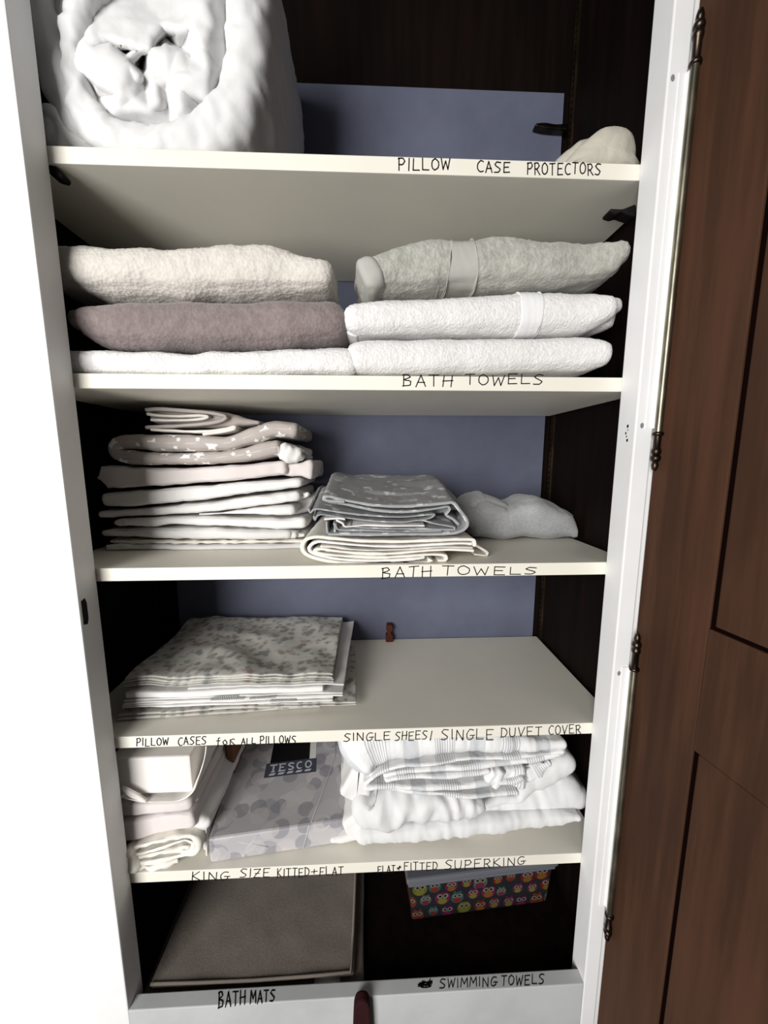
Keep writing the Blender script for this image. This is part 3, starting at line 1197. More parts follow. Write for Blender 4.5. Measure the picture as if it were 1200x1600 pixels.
sheet('folded_sheet', [(70, 790, 824), (300, 790, 826), (600, 792, 826), (900, 790, 824), (1110, 786, 820)], 'thin white folded sheet at the very bottom of the left stack', 'sheet',
      MT['sheet_white'], 2, GS, ys - .004, extra=tuck('folded_edge', [(75, 768, 786), (500, 773, 788), (1120, 768, 782)], MT['sheet_cream'], ys + .002, .3, 3), zmin=Z3 + .0006)
sheet('folded_sheet', [(40, 712, 758), (300, 702, 764), (600, 704, 770), (900, 712, 770), (1015, 716, 768)], 'white folded sheet second from the bottom of the left stack, with pleated end', 'sheet',
      MT['sheet_white'], 6, GS, extra=both(tuck('pleat', [(1018, 720, 768), (1060, 724, 765)], MT['sheet_white'], ys + .006, .3, 6), tuck('pleat', [(1066, 728, 762), (1110, 732, 755)], MT['sheet_white'], ys + .014, .3, 7)))
sheet('folded_sheet', [(160, 654, 698), (300, 645, 702), (420, 640, 692), (700, 644, 704), (1000, 650, 716), (1095, 645, 716)], 'white folded sheet whose left end is tucked in, under the tapering sheet', 'sheet',
      MT['sheet_white'], 7, GS, extra=tuck('tucked_end', [(105, 660, 694), (150, 655, 698)], MT['sheet_cream'], ys + .004, .3, 9))
sheet('folded_sheet', [(560, 624, 632), (760, 606, 634), (950, 582, 638), (1040, 572, 637)], 'tapering white folded sheet, bright wedge at the right of the left stack', 'sheet',
      MT['sheet_white'], 8, GS, extra=tuck('loose_end', [(1040, 570, 640), (1110, 545, 625), (1170, 525, 600)], MT['sheet_white'], ys + .056, .3, 2))
sheet('folded_sheet', [(25, 612, 655), (200, 600, 648), (400, 580, 638), (620, 558, 620), (850, 528, 592), (1060, 500, 564)], 'white folded sheet sloping up to the right with a curled end', 'sheet',
      MT['sheet_white'], 12, GS, extra=tuck('curled_end', [(1066, 515, 555), (1100, 508, 552), (1128, 515, 535)], MT['sheet_white'], ys + .02, .166, 5, amp=.004))
sheet('folded_sheet', [(45, 515, 596), (200, 500, 592), (400, 486, 574), (620, 470, 550), (850, 448, 518), (1075, 432, 490)], 'white folded sheet directly under the pinkish one', 'sheet',
      MT['sheet_white'], 14, GS, amp=.0022)
sheet('folded_sheet', [(18, 420, 450), (40, 368, 492), (200, 372, 490), (380, 378, 480), (550, 372, 468), (700, 364, 456), (860, 350, 440), (990, 338, 426)],
      'thick pinkish-white folded sheet below the star-patterned cover', 'sheet', MT['sheet_pink'], 16, GS,
      extra=tuck('projecting_end', [(985, 345, 422), (1040, 358, 426), (1090, 350, 430), (1140, 338, 444)], MT['sheet_pink'], ys + .015, .29, 4, amp=.0015))
star = empty('duvet_cover', (0, 0, 0), 'grey duvet cover with white stars, folded in two in the left stack', 'duvet cover')
mid = [(1050, 178, 82), (940, 172, 92), (830, 209, 84), (700, 247, 80), (560, 249, 86), (420, 249, 94), (300, 246, 92), (180, 240, 74), (110, 255, 78), (94, 286, 78), (130, 314, 74), (240, 328, 70), (400, 332, 68), (560, 330, 68), (700, 322, 70), (830, 302, 80), (960, 270, 84)]
mb = MB()
P = []
for x, y_, th in mid:
    q = at_y(150 + x / 3.4286, 620 + y_ / 3.4286, ys)
    P.append((q.x, q.z, th / 3.4286 * (.118 + .58) / FPX))
sweep(mb, P, ys - .004, .30, .05, .004, 26, nf=8, cap=.7)
mb.build('folded_cloth', MT['star'], star, disp=cloth_disp(33, .0022, 26, 10, 26))
mb = MB()
sweep(mb, px(ys + .004, rows3([(965, 262, 318), (1000, 250, 345), (1035, 262, 352), (1075, 275, 340)])), ys + .004, .27, .008, .003, 20, nf=5)
mb.build('white_lining', MT['sheet_white'], star, disp=crease_disp(41, .006, 50, 1, .4, .4))
cl = empty('folded_cloth', (0, 0, 0), 'small grey folded cloth with pale edges on top of the left stack', 'cloth')
top_path = [(745, 168), (700, 184), (560, 192), (400, 176), (300, 172), (272, 166)]
for rows, th in (([(272, 70), (330, 66), (450, 72), (600, 84), (690, 104), (680, 124), (600, 142), (460, 154), (340, 160), (272, 164)], .0075),
                 ([(280, 92), (340, 100), (460, 104), (560, 100), (600, 108), (540, 122), (420, 126), (300, 124)], .006),
                 ([(300, 176), (420, 182), (560, 186), (690, 174), (745, 158), (740, 172), (660, 190), (580, 200)], .006)):
    mb = MB()
    sweep(mb, px_line(ys, [K(*r) for r in rows], th), ys - .002, .28, .003, .003, 22, nf=4)
    mb.build('fold', MT['hem'] if th < .007 else m_cloth('grey_taupe_cotton', lin(176, 168, 163)), cl, disp=cloth_disp(5, .001))
mb = MB()
sweep(mb, px(ys + .02, rows3([(330, 62, 150), (600, 66, 170), (740, 90, 172), (800, 110, 160), (870, 128, 150)])), ys + .012, .295, .02, .004, 20)
mb.build('folded_body', m_cloth('grey_taupe_cotton', lin(170, 162, 157)), cl, disp=cloth_disp(6, .0015))

# ---- grey floral set on the cream sheets
J = lambda X, Y: (460 + X / 3.75, 720 + Y / 3.75)
ym = .012
lift = lambda amt: (lambda a, fy, s: amt * (max(0, min(1, fy * 1.5)) ** 1.0))


def layers(parent, part, paths, y, yb, conv, seed, amp=.0014, sh=None, ds=.003, R=.002, zmin=None, zmax=9):
    zmin = zmin or 0
    for k, (rows, th, mat) in enumerate(paths):
        mb = MB()
        sweep(mb, px_line(y, [conv(*r) for r in rows], th), y + .0015 * (k % 3), yb, R, ds, 24, nf=4, shape=sh, jit=.004, jseed=seed + k)
        mb.build(part, mat, parent, disp=cloth_disp(seed + k, amp), move=(lambda p: Vector((max(p.x, XL + .006), p.y, min(zmax, max(p.z, zmin))))))


fl = empty('floral_bedding', (0, 0, 0), 'grey folded bedding with pale flowers on top of the cream sheets', 'bedding')
A = MT['floral_grey']
hemm = MT['sheet_white']
layers(fl, 'fold', [
    ([(290, 240), (215, 238), (172, 228), (176, 212), (215, 214), (330, 240), (480, 262), (620, 270), (760, 262), (880, 250), (932, 248), (968, 290), (1008, 345), (1010, 385), (975, 415), (910, 430), (780, 434), (600, 432), (400, 434), (205, 432)], .0062, A),
], ym, .22, J, 3, .0012, lift(.028), zmin=None)
layers(fl, 'fold', [
    ([(262, 250), (330, 262), (470, 290), (640, 300), (800, 286), (905, 270), (915, 285), (890, 318), (925, 340), (960, 372)], .0055, A),
    ([(84, 288), (92, 310), (125, 285), (240, 300), (420, 322), (620, 332), (800, 318), (825, 316), (800, 338), (740, 350)], .0042, A),
    ([(115, 330), (120, 352), (150, 318), (300, 338), (480, 358), (640, 362), (740, 352), (830, 372), (940, 392), (940, 405), (820, 404), (640, 402), (430, 398), (330, 386)], .0042, A),
    ([(240, 372), (252, 402), (300, 408), (420, 408), (640, 416), (860, 414)], .0045, A),
    ([(250, 352), (285, 372), (300, 390), (420, 380), (560, 384), (760, 384)], .004, hemm),
    ([(180, 345), (260, 340), (290, 345)], .004, hemm),
    ([(190, 360), (192, 400), (200, 430), (235, 430), (238, 395), (232, 370)], .0035, A),
], ym + .006, .21, J, 13, .0016, lift(.024))
# rising rear of the top layer
mb = MB()
sweep(mb, px(.055, [(505, 786, 800), (560, 770, 808), (640, 772, 812), (700, 772, 806), (716, 790, 800)]), .055, .24, .03, .004, 22, nf=6, shape=lambda a, fy, s: .028 * fy)
mb.build('top_layer', A, fl, disp=cloth_disp(71, .0016, 20, 20, 20))
crm = empty('folded_sheet', (0, 0, 0), 'cream folded sheets with rolled left fold under the grey floral bedding', 'sheets')
cm = MT['sheet_cream']
layers(crm, 'fold', [
    ([(1060, 500), (1055, 470), (1020, 462), (860, 464), (620, 474), (400, 470), (200, 452), (110, 448), (60, 470), (48, 520), (90, 560), (200, 590), (360, 606), (520, 610), (700, 606), (790, 598), (806, 588), (790, 582)], .0068, cm),
    ([(1040, 492), (1000, 488), (860, 492), (620, 504), (400, 500), (220, 484), (130, 478), (92, 500), (88, 528), (140, 556), (280, 578), (480, 586), (640, 582), (760, 568)], .0058, MT['sheet_white']),
    ([(1050, 530), (900, 524), (720, 534), (560, 548), (400, 548), (250, 536), (150, 520), (118, 532), (160, 548), (300, 562), (480, 570), (640, 562), (800, 552), (890, 562), (885, 588), (850, 590)], .0058, cm),
    ([(1040, 510), (860, 508), (640, 522), (400, 524), (240, 508), (160, 502)], .004, MT['hem']),
], ym - .004, .24, J, 23, .0014, None, zmin=Z3 + .0006)
mb = MB()
sweep(mb, px_line(ym + .03, [J(*r) for r in [(1020, 470), (1080, 505), (1135, 540), (1128, 556), (1060, 550)]], .005), ym + .03, .2, .002, .003, 18)
mb.build('loose_corner', cm, crm, disp=cloth_disp(8, .001), move=lambda p: Vector((p.x, p.y, max(p.z, Z3 + .0006))))

# ---- fleece
flc = empty('fleece_blanket', (0, 0, 0), 'soft grey fleece folded in a low lump at the right of the middle shelf', 'blanket')
yf_ = .155
mb = MB()
sweep(mb, px(yf_, [(742, 790, 830), (752, 778, 845), (772, 786, 847), (795, 795, 847), (815, 790, 847), (838, 783, 847), (865, 793, 847), (890, 804, 847), (905, 820, 846)]), yf_, .30, .03, .004, 24, nf=8,
      shape=lambda a, fy, s: .012 * math.sin(fy * pi) * (a > 0))
mb.build('folded_body', MT['fleece'], flc, disp=terry_disp(44, .0004, .005), move=lambda p: Vector((min(p.x, XR - .008), p.y, max(p.z, Z3 + .0006))))
mb = MB()
sweep(mb, px(yf_ + .03, [(738, 786, 812), (752, 771, 812), (775, 776, 815), (795, 792, 815)]), yf_ + .02, .29, .03, .004, 22, nf=7)
mb.build('turned_fold', MT['fleece'], flc, disp=terry_disp(46, .0004, .003))
mb = MB()
sweep(mb, px(yf_ + .05, [(800, 795, 815), (832, 776, 815), (862, 786, 815), (890, 800, 818)]), yf_ + .035, .29, .03, .004, 22, nf=7)
mb.build('turned_fold', MT['fleece'], flc, disp=terry_disp(48, .0004, .003))

# ================================================================== PILLOWCASE SHELF
Z4 = ZS[3]
Q = lambda X, Y: (180 + X / 3.077, 950 + Y / 3.077)
GP = 'folded pillowcases on the half-empty shelf'


def flat(name, label, cat, x0, x1, yf, yb, z0, th, mat, seed, group, wav=.0, wfreq=14, skew=(0, 0), n_l=1, edge=None, curl=0):
    """a flat folded pillowcase lying on the pile: layered front edges, gently rumpled top"""
    t = empty(name, (0, 0, 0), label, cat, group)
    for k in range(n_l):
        mb = MB()
        tk = th / n_l
        P = [(x0 + (x1 - x0) * i / 8, z0 + tk * (k + .5), tk * .9) for i in range(9)]
        sweep(mb, P, yf + .0025 * ((k * 7) % 3), yb, .003, .005, 30, ypow=1.2, nf=4, cap=.8, jit=.003, jseed=seed + k)
        cd = cloth_disp(seed + k, .0009, 18, 14, 30)

        def mv(p):
            fx = (p.x - x0) / (x1 - x0)
            q = p.x + p.y * .8
            w = wav * (noise.noise(Vector((q * wfreq, p.y * 6, 1.5))) + .8 * (tri(noise.noise(Vector((q * 5, p.y * 9, 4.2))) * 3) - .5)
                       + .4 * noise.noise(Vector((p.x * 30, p.y * 14, 2))))
            front = max(0, 1 - (p.y - yf) / .16)
            return Vector((p.x + skew[0] * (p.y - yf), p.y + skew[1] * fx, p.z + w * (p.z - z0 > -.01) + curl * front * (1 - fx)))
        mb.build('fold' if n_l > 1 else 'folded_cloth', mat if not (edge and k == 0) else edge, t, disp=cd, move=mv)
    return t


flat('pillowcase', 'grey-white pillowcase at the bottom of the pillowcase pile', 'pillowcase', -.419, -.075, .036, .285, Z4 + .0015, .011, MT['floral_beige'], 3, GP, .0006, 12, (0, .02), 2)
flat('pillowcase', 'floral pillowcase sticking out on the right side of the pillowcase pile', 'pillowcase', -.18, -.008, .044, .25, Z4 + .013, .007, MT['floral_beige'], 6, GP, .001, 12, (-.05, .0), 2)
flat('pillowcase', 'white pillowcase with stitched hem low in the pillowcase pile', 'pillowcase', -.412, -.050, .040, .285, Z4 + .0205, .008, MT['sheet_white'], 9, GP, .001, 12, (.02, .008), 2)
t5 = flat('pillowcase', 'white pillowcase with grey stitched lines on its front hem', 'pillowcase', -.408, -.032, .040, .29, Z4 + .029, .008, MT['sheet_white'], 12, GP, .0016, 12, (.02, .008), 2)
flat('pillowcase', 'plump white pillowcase at mid-height of the pillowcase pile', 'pillowcase', -.405, -.068, .042, .29, Z4 + .0375, .013, MT['sheet_white'], 17, GP, .0026, 12, (.05, .006), 1)
flat('pillowcase', 'white pillowcase standing out behind the right edge of the floral ones', 'pillowcase', -.30, -.030, .046, .30, Z4 + .051, .004, MT['sheet_white'], 27, GP, .0036, 12, (.03, .004), 1)
flat('pillowcase', 'beige floral pillowcase lying second from the top of its pile', 'pillowcase', -.413, -.048, .048, .292, Z4 + .0555, .006, MT['floral_beige'], 21, GP, .0050, 12, (.0, .004), 2)
flat('pillowcase', 'beige floral pillowcase with rumpled front edge on top of the pillowcase pile', 'pillowcase', -.409, -.050, .050, .294, Z4 + .062, .010, MT['floral_beige'], 22, GP, .0062, 12, (.0, .003), 2)
# stitched grey lines on the white hems
for xa, xb, zc in ((-.262, -.205, .0335), (-.195, -.15, .0330), (-.16, -.115, .026), (-.255, -.215, .0375)):
    mb = MB()
    x = xa
    while x < xb:
        mb.box((x, .0388 + .008 * ((x + .41) / .37), Z4 + zc - .002), (x + .0012, .0408 + .008 * ((x + .41) / .37), Z4 + zc + .002))
        x += .0031
    mb.build('hem_stitch', G('grey_thread').base(lin(165, 167, 167)).m, t5, smooth=False)

# ================================================================== LOWER SHELF: left pile
Z5 = ZS[4]
V = lambda X, Y: (180 + X / 3.158, 1150 + Y / 3.158)


def rows5(l):
    return [(180 + x / 3.158, 1150 + a / 3.158, 1150 + b / 3.158) for x, a, b in l]


XMIN = lambda zm=0: (lambda p: Vector((max(p.x, XL + .006), p.y, max(p.z, zm))))
rl = empty('rolled_sheet', (0, 0, 0), 'crumpled cream sheet rolled at the bottom of the lower left pile', 'sheet')
ol = [(-40, 640), (70, 640), (150, 630), (250, 610), (335, 595), (385, 585), (408, 560), (402, 525), (370, 500), (300, 505), (200, 525), (100, 555), (60, 580)]
layers(rl, 'roll', [
    (ol, .010, MT['sheet_cream']),
    ([(100, 590), (180, 575), (280, 545), (340, 530), (375, 545), (378, 572), (350, 584), (315, 578), (328, 560), (350, 560)], .0095, MT['sheet_cream']),
    ([(60, 620), (140, 605), (240, 585), (310, 575)], .0115, MT['sheet_cream']),
], .004, .2, V, 50, .0035, None, zmin=Z5 + .0006, R=.004)
mb = MB()
sweep(mb, px_line(-.001, [V(*r) for r in [(66, 585), (74, 630), (90, 660)]], .020), -.004, .1, .01, .003, 18)
sweep(mb, px_line(.004, [V(*r) for r in [(60, 655), (130, 655), (220, 640), (300, 620)]], .009), .001, .15, .006, .003, 18)
mb.build('loose_end', MT['sheet_cream'], rl, disp=crease_disp(13, .004, 34), move=XMIN(Z5 + .0006))
GL5 = 'folded sheets in the lower left pile'
sheet('folded_sheet', [(-60, 425, 535), (70, 418, 525), (200, 404, 500), (300, 390, 478), (368, 384, 462)], 'smooth white folded sheet just above the rolled one', 'sheet', MT['sheet_pink'], 61, GL5, .010, .27, .008, .0016, conv=rows5,
      extra=tuck('end_fold', [(370, 390, 460), (400, 400, 462), (440, 420, 480)], MT['sheet_white'], .02, .26, 8, rows5, .002))
sheet('folded_sheet', [(-60, 336, 420), (60, 334, 412), (180, 330, 396), (300, 322, 380), (355, 314, 372)], 'white folded sheet under the boxed set in the lower left pile', 'sheet', MT['sheet_pink'], 64, GL5, .010, .27, .008, .0016, conv=rows5,
      extra=tuck('end_fold', [(360, 318, 368), (388, 306, 368)], MT['sheet_white'], .035, .26, 9, rows5, .002))
# white boxed pack in a cloth sling
bx = empty('white_carton', (0, 0, 0), 'plain white carton in the top of the lower left pile', 'box')
mb = MB()
f0 = [V(-30, 116), V(368, 98), V(372, 276), V(-30, 296)]
fw = [at_y(u, v, .014) for u, v in f0]
zt, zb = (fw[0].z + fw[1].z) / 2, (fw[2].z + fw[3].z) / 2
mb.box((max(fw[0].x, XL + .012), .014, zb), (fw[1].x, .25, zt))
o = mb.build('carton_body', MT['card'], bx, bevel=.003, angle=.8)
sl = empty('cloth_bag', (0, 0, 0), 'pale cloth bag whose open edge loops under the white carton', 'bag')
mb = MB()
sweep(mb, px_line(.006, [V(*r) for r in [(28, 300), (80, 310), (150, 322), (240, 322), (320, 314), (380, 276), (405, 220), (430, 150), (445, 90), (450, 50)]], .0035), .004, .065, .0015, .003, 24, nf=4)
mb.build('bag_side', MT['hem'], sl, disp=cloth_disp(7, .0016, 20, 20, 20), move=lambda p: Vector((p.x, p.y, min(p.z, ZS[3] - TH - .0008))))
mb = MB()
sweep(mb, px(.004, rows5([(38, 252, 268), (60, 258, 288), (110, 286, 314), (150, 316, 328)])), .002, .007, .003, .003, 12)
mb.build('bag_flap', MT['hem'], sl, disp=cloth_disp(9, .001))
# brown card and clear-fronted flat pack standing beside
bc = empty('brown_folder', (0, 0, 0), 'brown card folder showing between the cloth bag and the spotted pack', 'folder')
mb = MB()
mb.box((-.2865, .150, Z5 + .0006), (-.272, .290, ZS[3] - TH - .012))
mb.build('card_body', MT['brown'], bc, bevel=.002, angle=.8)
fp = empty('flat_pack', (0, 0, 0), 'pale flat folded linen squeezed between the left pile and the spotted pack', 'linen')
mb = MB()
sweep(mb, [(-.286, Z5 + .006, .005), (-.285, Z5 + .03, .006), (-.284, Z5 + .055, .006), (-.283, Z5 + .07, .005)], .03, .145, .004, .004, 22)
mb.build('folded_cloth', MT['sheet_white'], fp, disp=cloth_disp(83, .0016))
mb = MB()
sweep(mb, [(-.2785, Z5 + .005, .003), (-.2775, Z5 + .035, .003), (-.2765, Z5 + .058, .003)], .02, .145, .002, .004, 22)
mb.build('folded_cloth', MT['hem'], fp, disp=cloth_disp(84, .0008))

# ---- spotted boxed bedding set
tp = empty('bedding_pack', (0, 0, 0), 'grey spotted bedding pack with a black supermarket label', 'bedding pack')
zt = Z5 + .050
a0, a1 = at_z(325, 1312, zt), at_z(552, 1279, zt)
b0, b1 = at_z(383, 1169, zt), at_z(545, 1160, zt)
dirx = (a1 - a0).normalized()
diry = Vector((-dirx.y, dirx.x, 0))
w = (a1 - a0).length
dl = .275


def tpt(i, j, k):
    p = a0 + dirx * (w * i) + diry * (dl * j)
    return Vector((p.x, p.y, Z5 + .0008 + k))


mb = MB()
hh = .0492
mb.add([tpt(0, 0, 0), tpt(1, 0, 0), tpt(1, 1, 0), tpt(0, 1, 0), tpt(0, 0, hh), tpt(1, 0, hh), tpt(1, 1, hh), tpt(0, 1, hh)],
       [(0, 3, 2, 1), (4, 5, 6, 7), (0, 1, 5, 4), (1, 2, 6, 5), (2, 3, 7, 6), (3, 0, 4, 7)])
mb.build('pack_body', MT['dots'], tp, bevel=.004, angle=.8)


def plate(name, i0, i1, j0, j1, mat, e=.0005, lab=None):
    mb = MB()
    lo, hi = hh, hh + e
    c = [tpt(i, j, k) for k in (lo - .0004, hi) for i, j in ((i0, j0), (i1, j0), (i1, j1), (i0, j1))]
    mb.add(c, [(0, 3, 2, 1), (4, 5, 6, 7), (0, 1, 5, 4), (1, 2, 6, 5), (2, 3, 7, 6), (3, 0, 4, 7)])
    o = mb.build(name, mat, tp, smooth=False)
    if lab:
        o['label'] = lab
    return o


def ij(u, v):
    p = at_z(u, v, Z5 + .0008 + hh) - a0
    p.z = 0
    return p.dot(dirx) / w, p.dot(diry) / dl


i0, j0 = ij(412, 1216)
i1, j1 = ij(494, 1198)
jl = min(j0, j1)
lband = plate('label_band', i0, i1, jl, jl + .135, G('label_slate').base(lin(72, 74, 86)).rough(.4).m, .0005, 'slate label band with shop lettering')
plate('picture_window', i0 + .03, i1 - .06, jl + .135, .93, MT['black'], .0006, 'black picture panel')
plate('window_edge', i1 - .06, i1 - .005, jl + .135, .93, MT['card'], .0005)
# lettering TESCO with the row of dashes below
LG = {'T': [[(0, 1), (1, 1), (1, .84), (.62, .84), (.62, .1), (.75, .1), (.75, 0), (.25, 0), (.25, .1), (.38, .1), (.38, .84), (0, .84)]],
      'E': [[(0, 0), (.95, 0), (.95, .22), (.85, .12), (.3, .12), (.3, .45), (.7, .45), (.7, .57), (.3, .57), (.3, .88), (.82, .88), (.92, .78), (.92, 1), (0, 1), (0, .9), (.1, .9), (.1, .1), (0, .1)]],
      }
mb = MB()
lw = .17
sp = (i1 - i0 - .06) / 5


def lput(poly, ci, hgt0, hgt1):
    mb.prism(poly, lambda q, t: tpt(i0 + .03 + sp * (ci + .08 + .84 * q[0]), jl + hgt0 + (hgt1 - hgt0) * q[1], hh + t), .0004, .0009)


def arc(cx, cy, rx, ry, a0_, a1_, wd, n=14):
    o = [(cx + rx * math.cos(a0_ + (a1_ - a0_) * k / n), cy + ry * math.sin(a0_ + (a1_ - a0_) * k / n)) for k in range(n + 1)]
    i = [(cx + (rx - wd) * math.cos(a0_ + (a1_ - a0_) * k / n), cy + (ry - wd * .7) * math.sin(a0_ + (a1_ - a0_) * k / n)) for k in range(n + 1)]
    return o, i


def strip(o, i, ci, h0, h1):
    for k in range(len(o) - 1):
        lput([o[k], o[k + 1], i[k + 1], i[k]], ci, h0, h1)


h0, h1 = .045, .118
lput(LG['T'][0], 0, h0, h1)
lput(LG['E'][0], 1, h0, h1)
strip(*arc(.5, .74, .42, .26, .3, 1.5 * pi, .2), 2, h0, h1)
strip(*arc(.5, .26, .42, .26, .5 * pi, -.85 * pi, .2), 2, h0, h1)
strip(*arc(.52, .5, .48, .5, .3 * pi, 1.7 * pi, .2), 3, h0, h1)
strip(*arc(.5, .5, .48, .5, 0, 2 * pi, .2, 22), 4, h0, h1)
for k in range(5):
    lput([(0, 0), (.75, 0), (.95, 1), (.2, 1)], k, .016, .033)
mb.build('label_lettering', G('label_silver').base(lin(190, 192, 200)).rough(.4).m, lband, smooth=False)['label'] = 'silver TESCO lettering'
# clear film wrinkles: a raised seam across the pack
mb = MB()
mb.tube([tpt(.64, -.003, .004), tpt(.68, -.002, hh - .004), tpt(.70, .02, hh + .0004), tpt(.80, .3, hh + .0006), tpt(.88, .55, hh + .0006), tpt(.90, .95, hh + .0004)], .0009, 6)
mb.tube([tpt(.2, -.001, .036), tpt(.4, -.001, .016)], .0006, 6)
mb.tube([tpt(.25, -.001, .018), tpt(.33, -.001, .044)], .0006, 6)
mb.build('film_seam', G('clear_film').base(lin(200, 200, 206)).rough(.2).m, tp)

# ---- right pile
W5 = lambda X, Y: (540 + X / 3.077, 1140 + Y / 3.077)


def rows6(l):
    return [(540 + x / 3.077, 1140 + a / 3.077, 1140 + b / 3.077) for x, a, b in l]


wd = empty('white_duvet_cover', (0, 0, 0), 'puffy white duvet cover folded under the grey-checked bedding', 'duvet cover')
ZC5 = ZS[3] - TH - .0008
mvz = lambda p: Vector((min(p.x, XR - .008), p.y, min(ZC5, max(p.z, Z5 + .0006))))
cw = crease_disp(5, .0060, 26, 2.0, .8, .5)
for rows, y, yb, R in (([(90, 500, 575), (250, 490, 572), (450, 470, 556), (700, 440, 528), (900, 420, 498), (1050, 410, 470), (1120, 420, 450)], .016, .27, .03),
                       ([(560, 400, 520), (700, 385, 520), (850, 345, 500), (1000, 300, 470), (1090, 270, 440), (1125, 300, 420)], .030, .28, .05),
                       ([(86, 356, 490), (110, 340, 530), (200, 334, 545), (320, 334, 500), (450, 338, 490), (560, 344, 470), (650, 362, 440)], .006, .26, .05)):
    mb = MB()
    sweep(mb, px(y, rows6(rows)), y, yb, R, .004, 26, nf=9)
    mb.build('puffy_fold', MT['duvet'], wd, disp=(lambda p, n: cw(p, n) * .85 + .3 * sf(p, n)) if y < .01 else (lambda p, n: cw(p, n) * .4 + .3 * sf(p, n)), move=mvz)
mb = MB()
sweep(mb, px(.035, rows6([(680, 345, 395), (760, 335, 380), (840, 322, 362), (872, 240, 352), (900, 205, 345), (960, 170, 320), (1040, 122, 285), (1080, 140, 230)])), .035, .28, .05, .004, 24, nf=9)
mb.build('puffy_fold', MT['duvet'], wd, disp=lambda p, n: cw(p, n) * .4, move=mvz)
st = empty('checked_bedding', (0, 0, 0), 'white bedding with grey checks and stripes, folded on top of the right pile', 'bedding')
Sx = MT['stripe']
layers(st, 'fold', [
    ([(95, 268), (150, 225), (240, 190), (400, 172), (600, 150), (800, 138), (960, 122), (1040, 108)], .0075, Sx),
    ([(195, 235), (300, 212), (450, 200), (640, 185), (800, 170), (930, 152), (1030, 128), (1045, 100), (1000, 80), (920, 85)], .012, Sx),
    ([(200, 260), (320, 244), (450, 238), (600, 228), (690, 214)], .011, Sx),
    ([(100, 284), (240, 282), (380, 290), (520, 286), (680, 266), (800, 262), (850, 240)], .012, Sx),
    ([(110, 292), (260, 300), (400, 316), (560, 328), (680, 328), (830, 318)], .0095, Sx),
], .004, .24, W5, 70, .0022, None, R=.005, zmin=Z5 + .0006, zmax=ZC5)
mb = MB()
sweep(mb, px(.0, rows6([(68, 30, 270), (110, 20, 232), (200, 15, 190), (330, 20, 172), (500, 10, 150), (650, 25, 132), (780, 40, 128), (900, 60, 120), (1000, 60, 112), (1050, 62, 108)])), -.001, .24, .03, .004, 26, nf=9)
mb.build('front_fold', Sx, st, disp=lambda p, n: cw(p, n) * .45, move=mvz)
for k, rows in enumerate(([(700, 205, 262), (725, 200, 285), (755, 210, 290)], [(760, 215, 250), (800, 195, 270), (850, 190, 285)], [(870, 190, 260), (910, 175, 250), (950, 165, 215), (975, 160, 185)])):
    mb = MB()
    sweep(mb, px(.006 + .006 * k, rows6(rows)), .006 + .006 * k, (.12, .12, .032)[k], .006, .003, 16, nf=5)
    mb.build('frilled_corner', Sx, st, disp=crease_disp(60 + k, .006, 40, 1, .5, 1))
for k, rows in enumerate(([(22, 60, 160), (60, 60, 165), (100, 60, 165)], [(28, 175, 330), (50, 170, 350), (100, 180, 340)], [(60, 340, 500), (85, 345, 540), (130, 360, 540)])):
    mb = MB()
    sweep(mb, px(.03, rows6(rows)), .026, .25, .01, .003, 20, nf=6)
    mb.build('side_fold', MT['sheet_white'], st if k < 2 else wd, disp=crease_disp(80 + k, .003, 30), move=mvz)
mb = MB()
sweep(mb, px(.03, rows6([(-60, 528, 550), (0, 520, 552), (60, 510, 545), (110, 520, 540)])), .03, .2, .006, .003, 16)
mb.build('loose_corner', MT['sheet_white'], wd, disp=crease_disp(88, .002, 30), move=mvz)

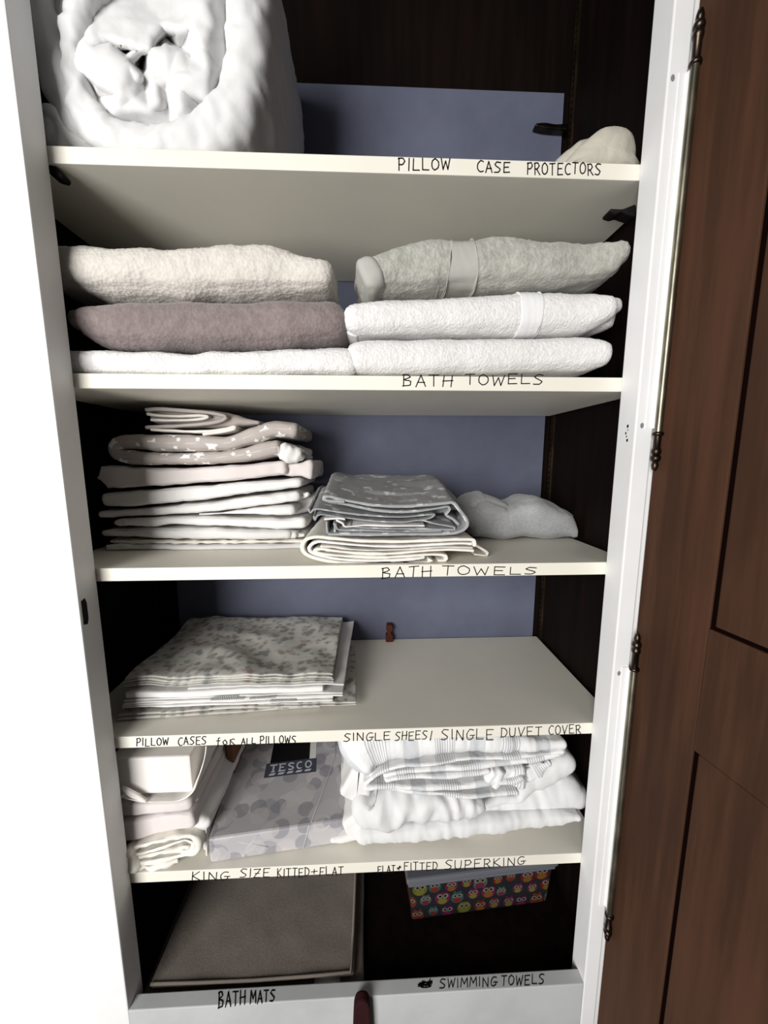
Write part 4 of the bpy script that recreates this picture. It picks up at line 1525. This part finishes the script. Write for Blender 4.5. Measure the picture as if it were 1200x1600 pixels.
# ================================================================== BOTTOM
GM = 'bath mats at the bottom of the cupboard'
mt2 = empty('bath_mat', (0, 0, 0), 'dark edge of the bath mat lying underneath the folded one', 'bath mat', GM)
mb = MB()
sweep(mb, [(-.393, .0085, .015), (-.2, .0085, .015), (-.004, .0085, .015)], -.012, .29, .006, .005, 24)
mb.build('mat_body', MT['mat'], mt2, disp=terry_disp(91, .0006, .002), move=lambda p: Vector((p.x, p.y, max(p.z, .0002))))
mt1 = empty('bath_mat', (0, 0, 0), 'taupe bath mat folded flat on the cupboard floor above the wording BATH MATS', 'bath mat', GM)
mb = MB()
sweep(mb, [(-.381, .0245, .014), (-.2, .0245, .015), (-.020, .026, .014)], -.006, .285, .006, .005, 28)
mb.build('mat_body', MT['mat'], mt1, disp=terry_disp(94, .0006, .002))
mb = MB()
mb.tube([(-.384, -.004, .030), (-.3, -.006, .031), (-.2, -.007, .031), (-.1, -.006, .0315), (-.022, -.005, .033), (-.019, .05, .034), (-.018, .15, .034), (-.018, .28, .034)], .0028, 8)
mb.build('mat_binding', MT['mat_edge'], mt1)
mb = MB()
sweep(mb, [(-.088, .0165, .0012), (-.070, .0205, .0012), (-.052, .0195, .0012), (-.042, .0150, .0012)], -.0145, .0, .0005, .003, 8)
mb.build('care_label', MT['tag_white'], mt1)['label'] = 'white care label'

# clear plastic box, its print colours darkened to stand in for the compartment's shade
ob = empty('plastic_box', (0, 0, 0), 'clear plastic box with a colourful owl print in the dark bottom right corner', 'storage box')
ob_ang = math.radians(4)


def opt(x, y, z):
    return Vector((.098 + x * math.cos(ob_ang) - y * math.sin(ob_ang), .083 + x * math.sin(ob_ang) + y * math.cos(ob_ang), z))


def obox(mb, lo, hi, taper=0):
    x0, y0, z0 = lo
    x1, y1, z1 = hi
    c = [opt(x0 + taper, y0 + taper, z0), opt(x1 - taper, y0 + taper, z0), opt(x1 - taper, y1 - taper, z0), opt(x0 + taper, y1 - taper, z0),
         opt(x0, y0, z1), opt(x1, y0, z1), opt(x1, y1, z1), opt(x0, y1, z1)]
    mb.add(c, [(0, 3, 2, 1), (4, 5, 6, 7), (0, 1, 5, 4), (1, 2, 6, 5), (2, 3, 7, 6), (3, 0, 4, 7)])


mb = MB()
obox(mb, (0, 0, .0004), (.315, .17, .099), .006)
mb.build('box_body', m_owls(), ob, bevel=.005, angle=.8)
gl = G('cloudy_plastic').base(lin(120, 122, 130)).rough(.3)
gl.b.inputs['Transmission Weight'].default_value = .35
mb = MB()
obox(mb, (-.008, -.008, .1075), (.323, .178, .122), 0)
mb.build('box_lid', gl.m, ob, bevel=.004, angle=.8)
mb = MB()
obox(mb, (-.004, -.004, .0965), (.319, .174, .107), 0)
mb.build('box_rim', gl.m, ob, bevel=.003, angle=.8)
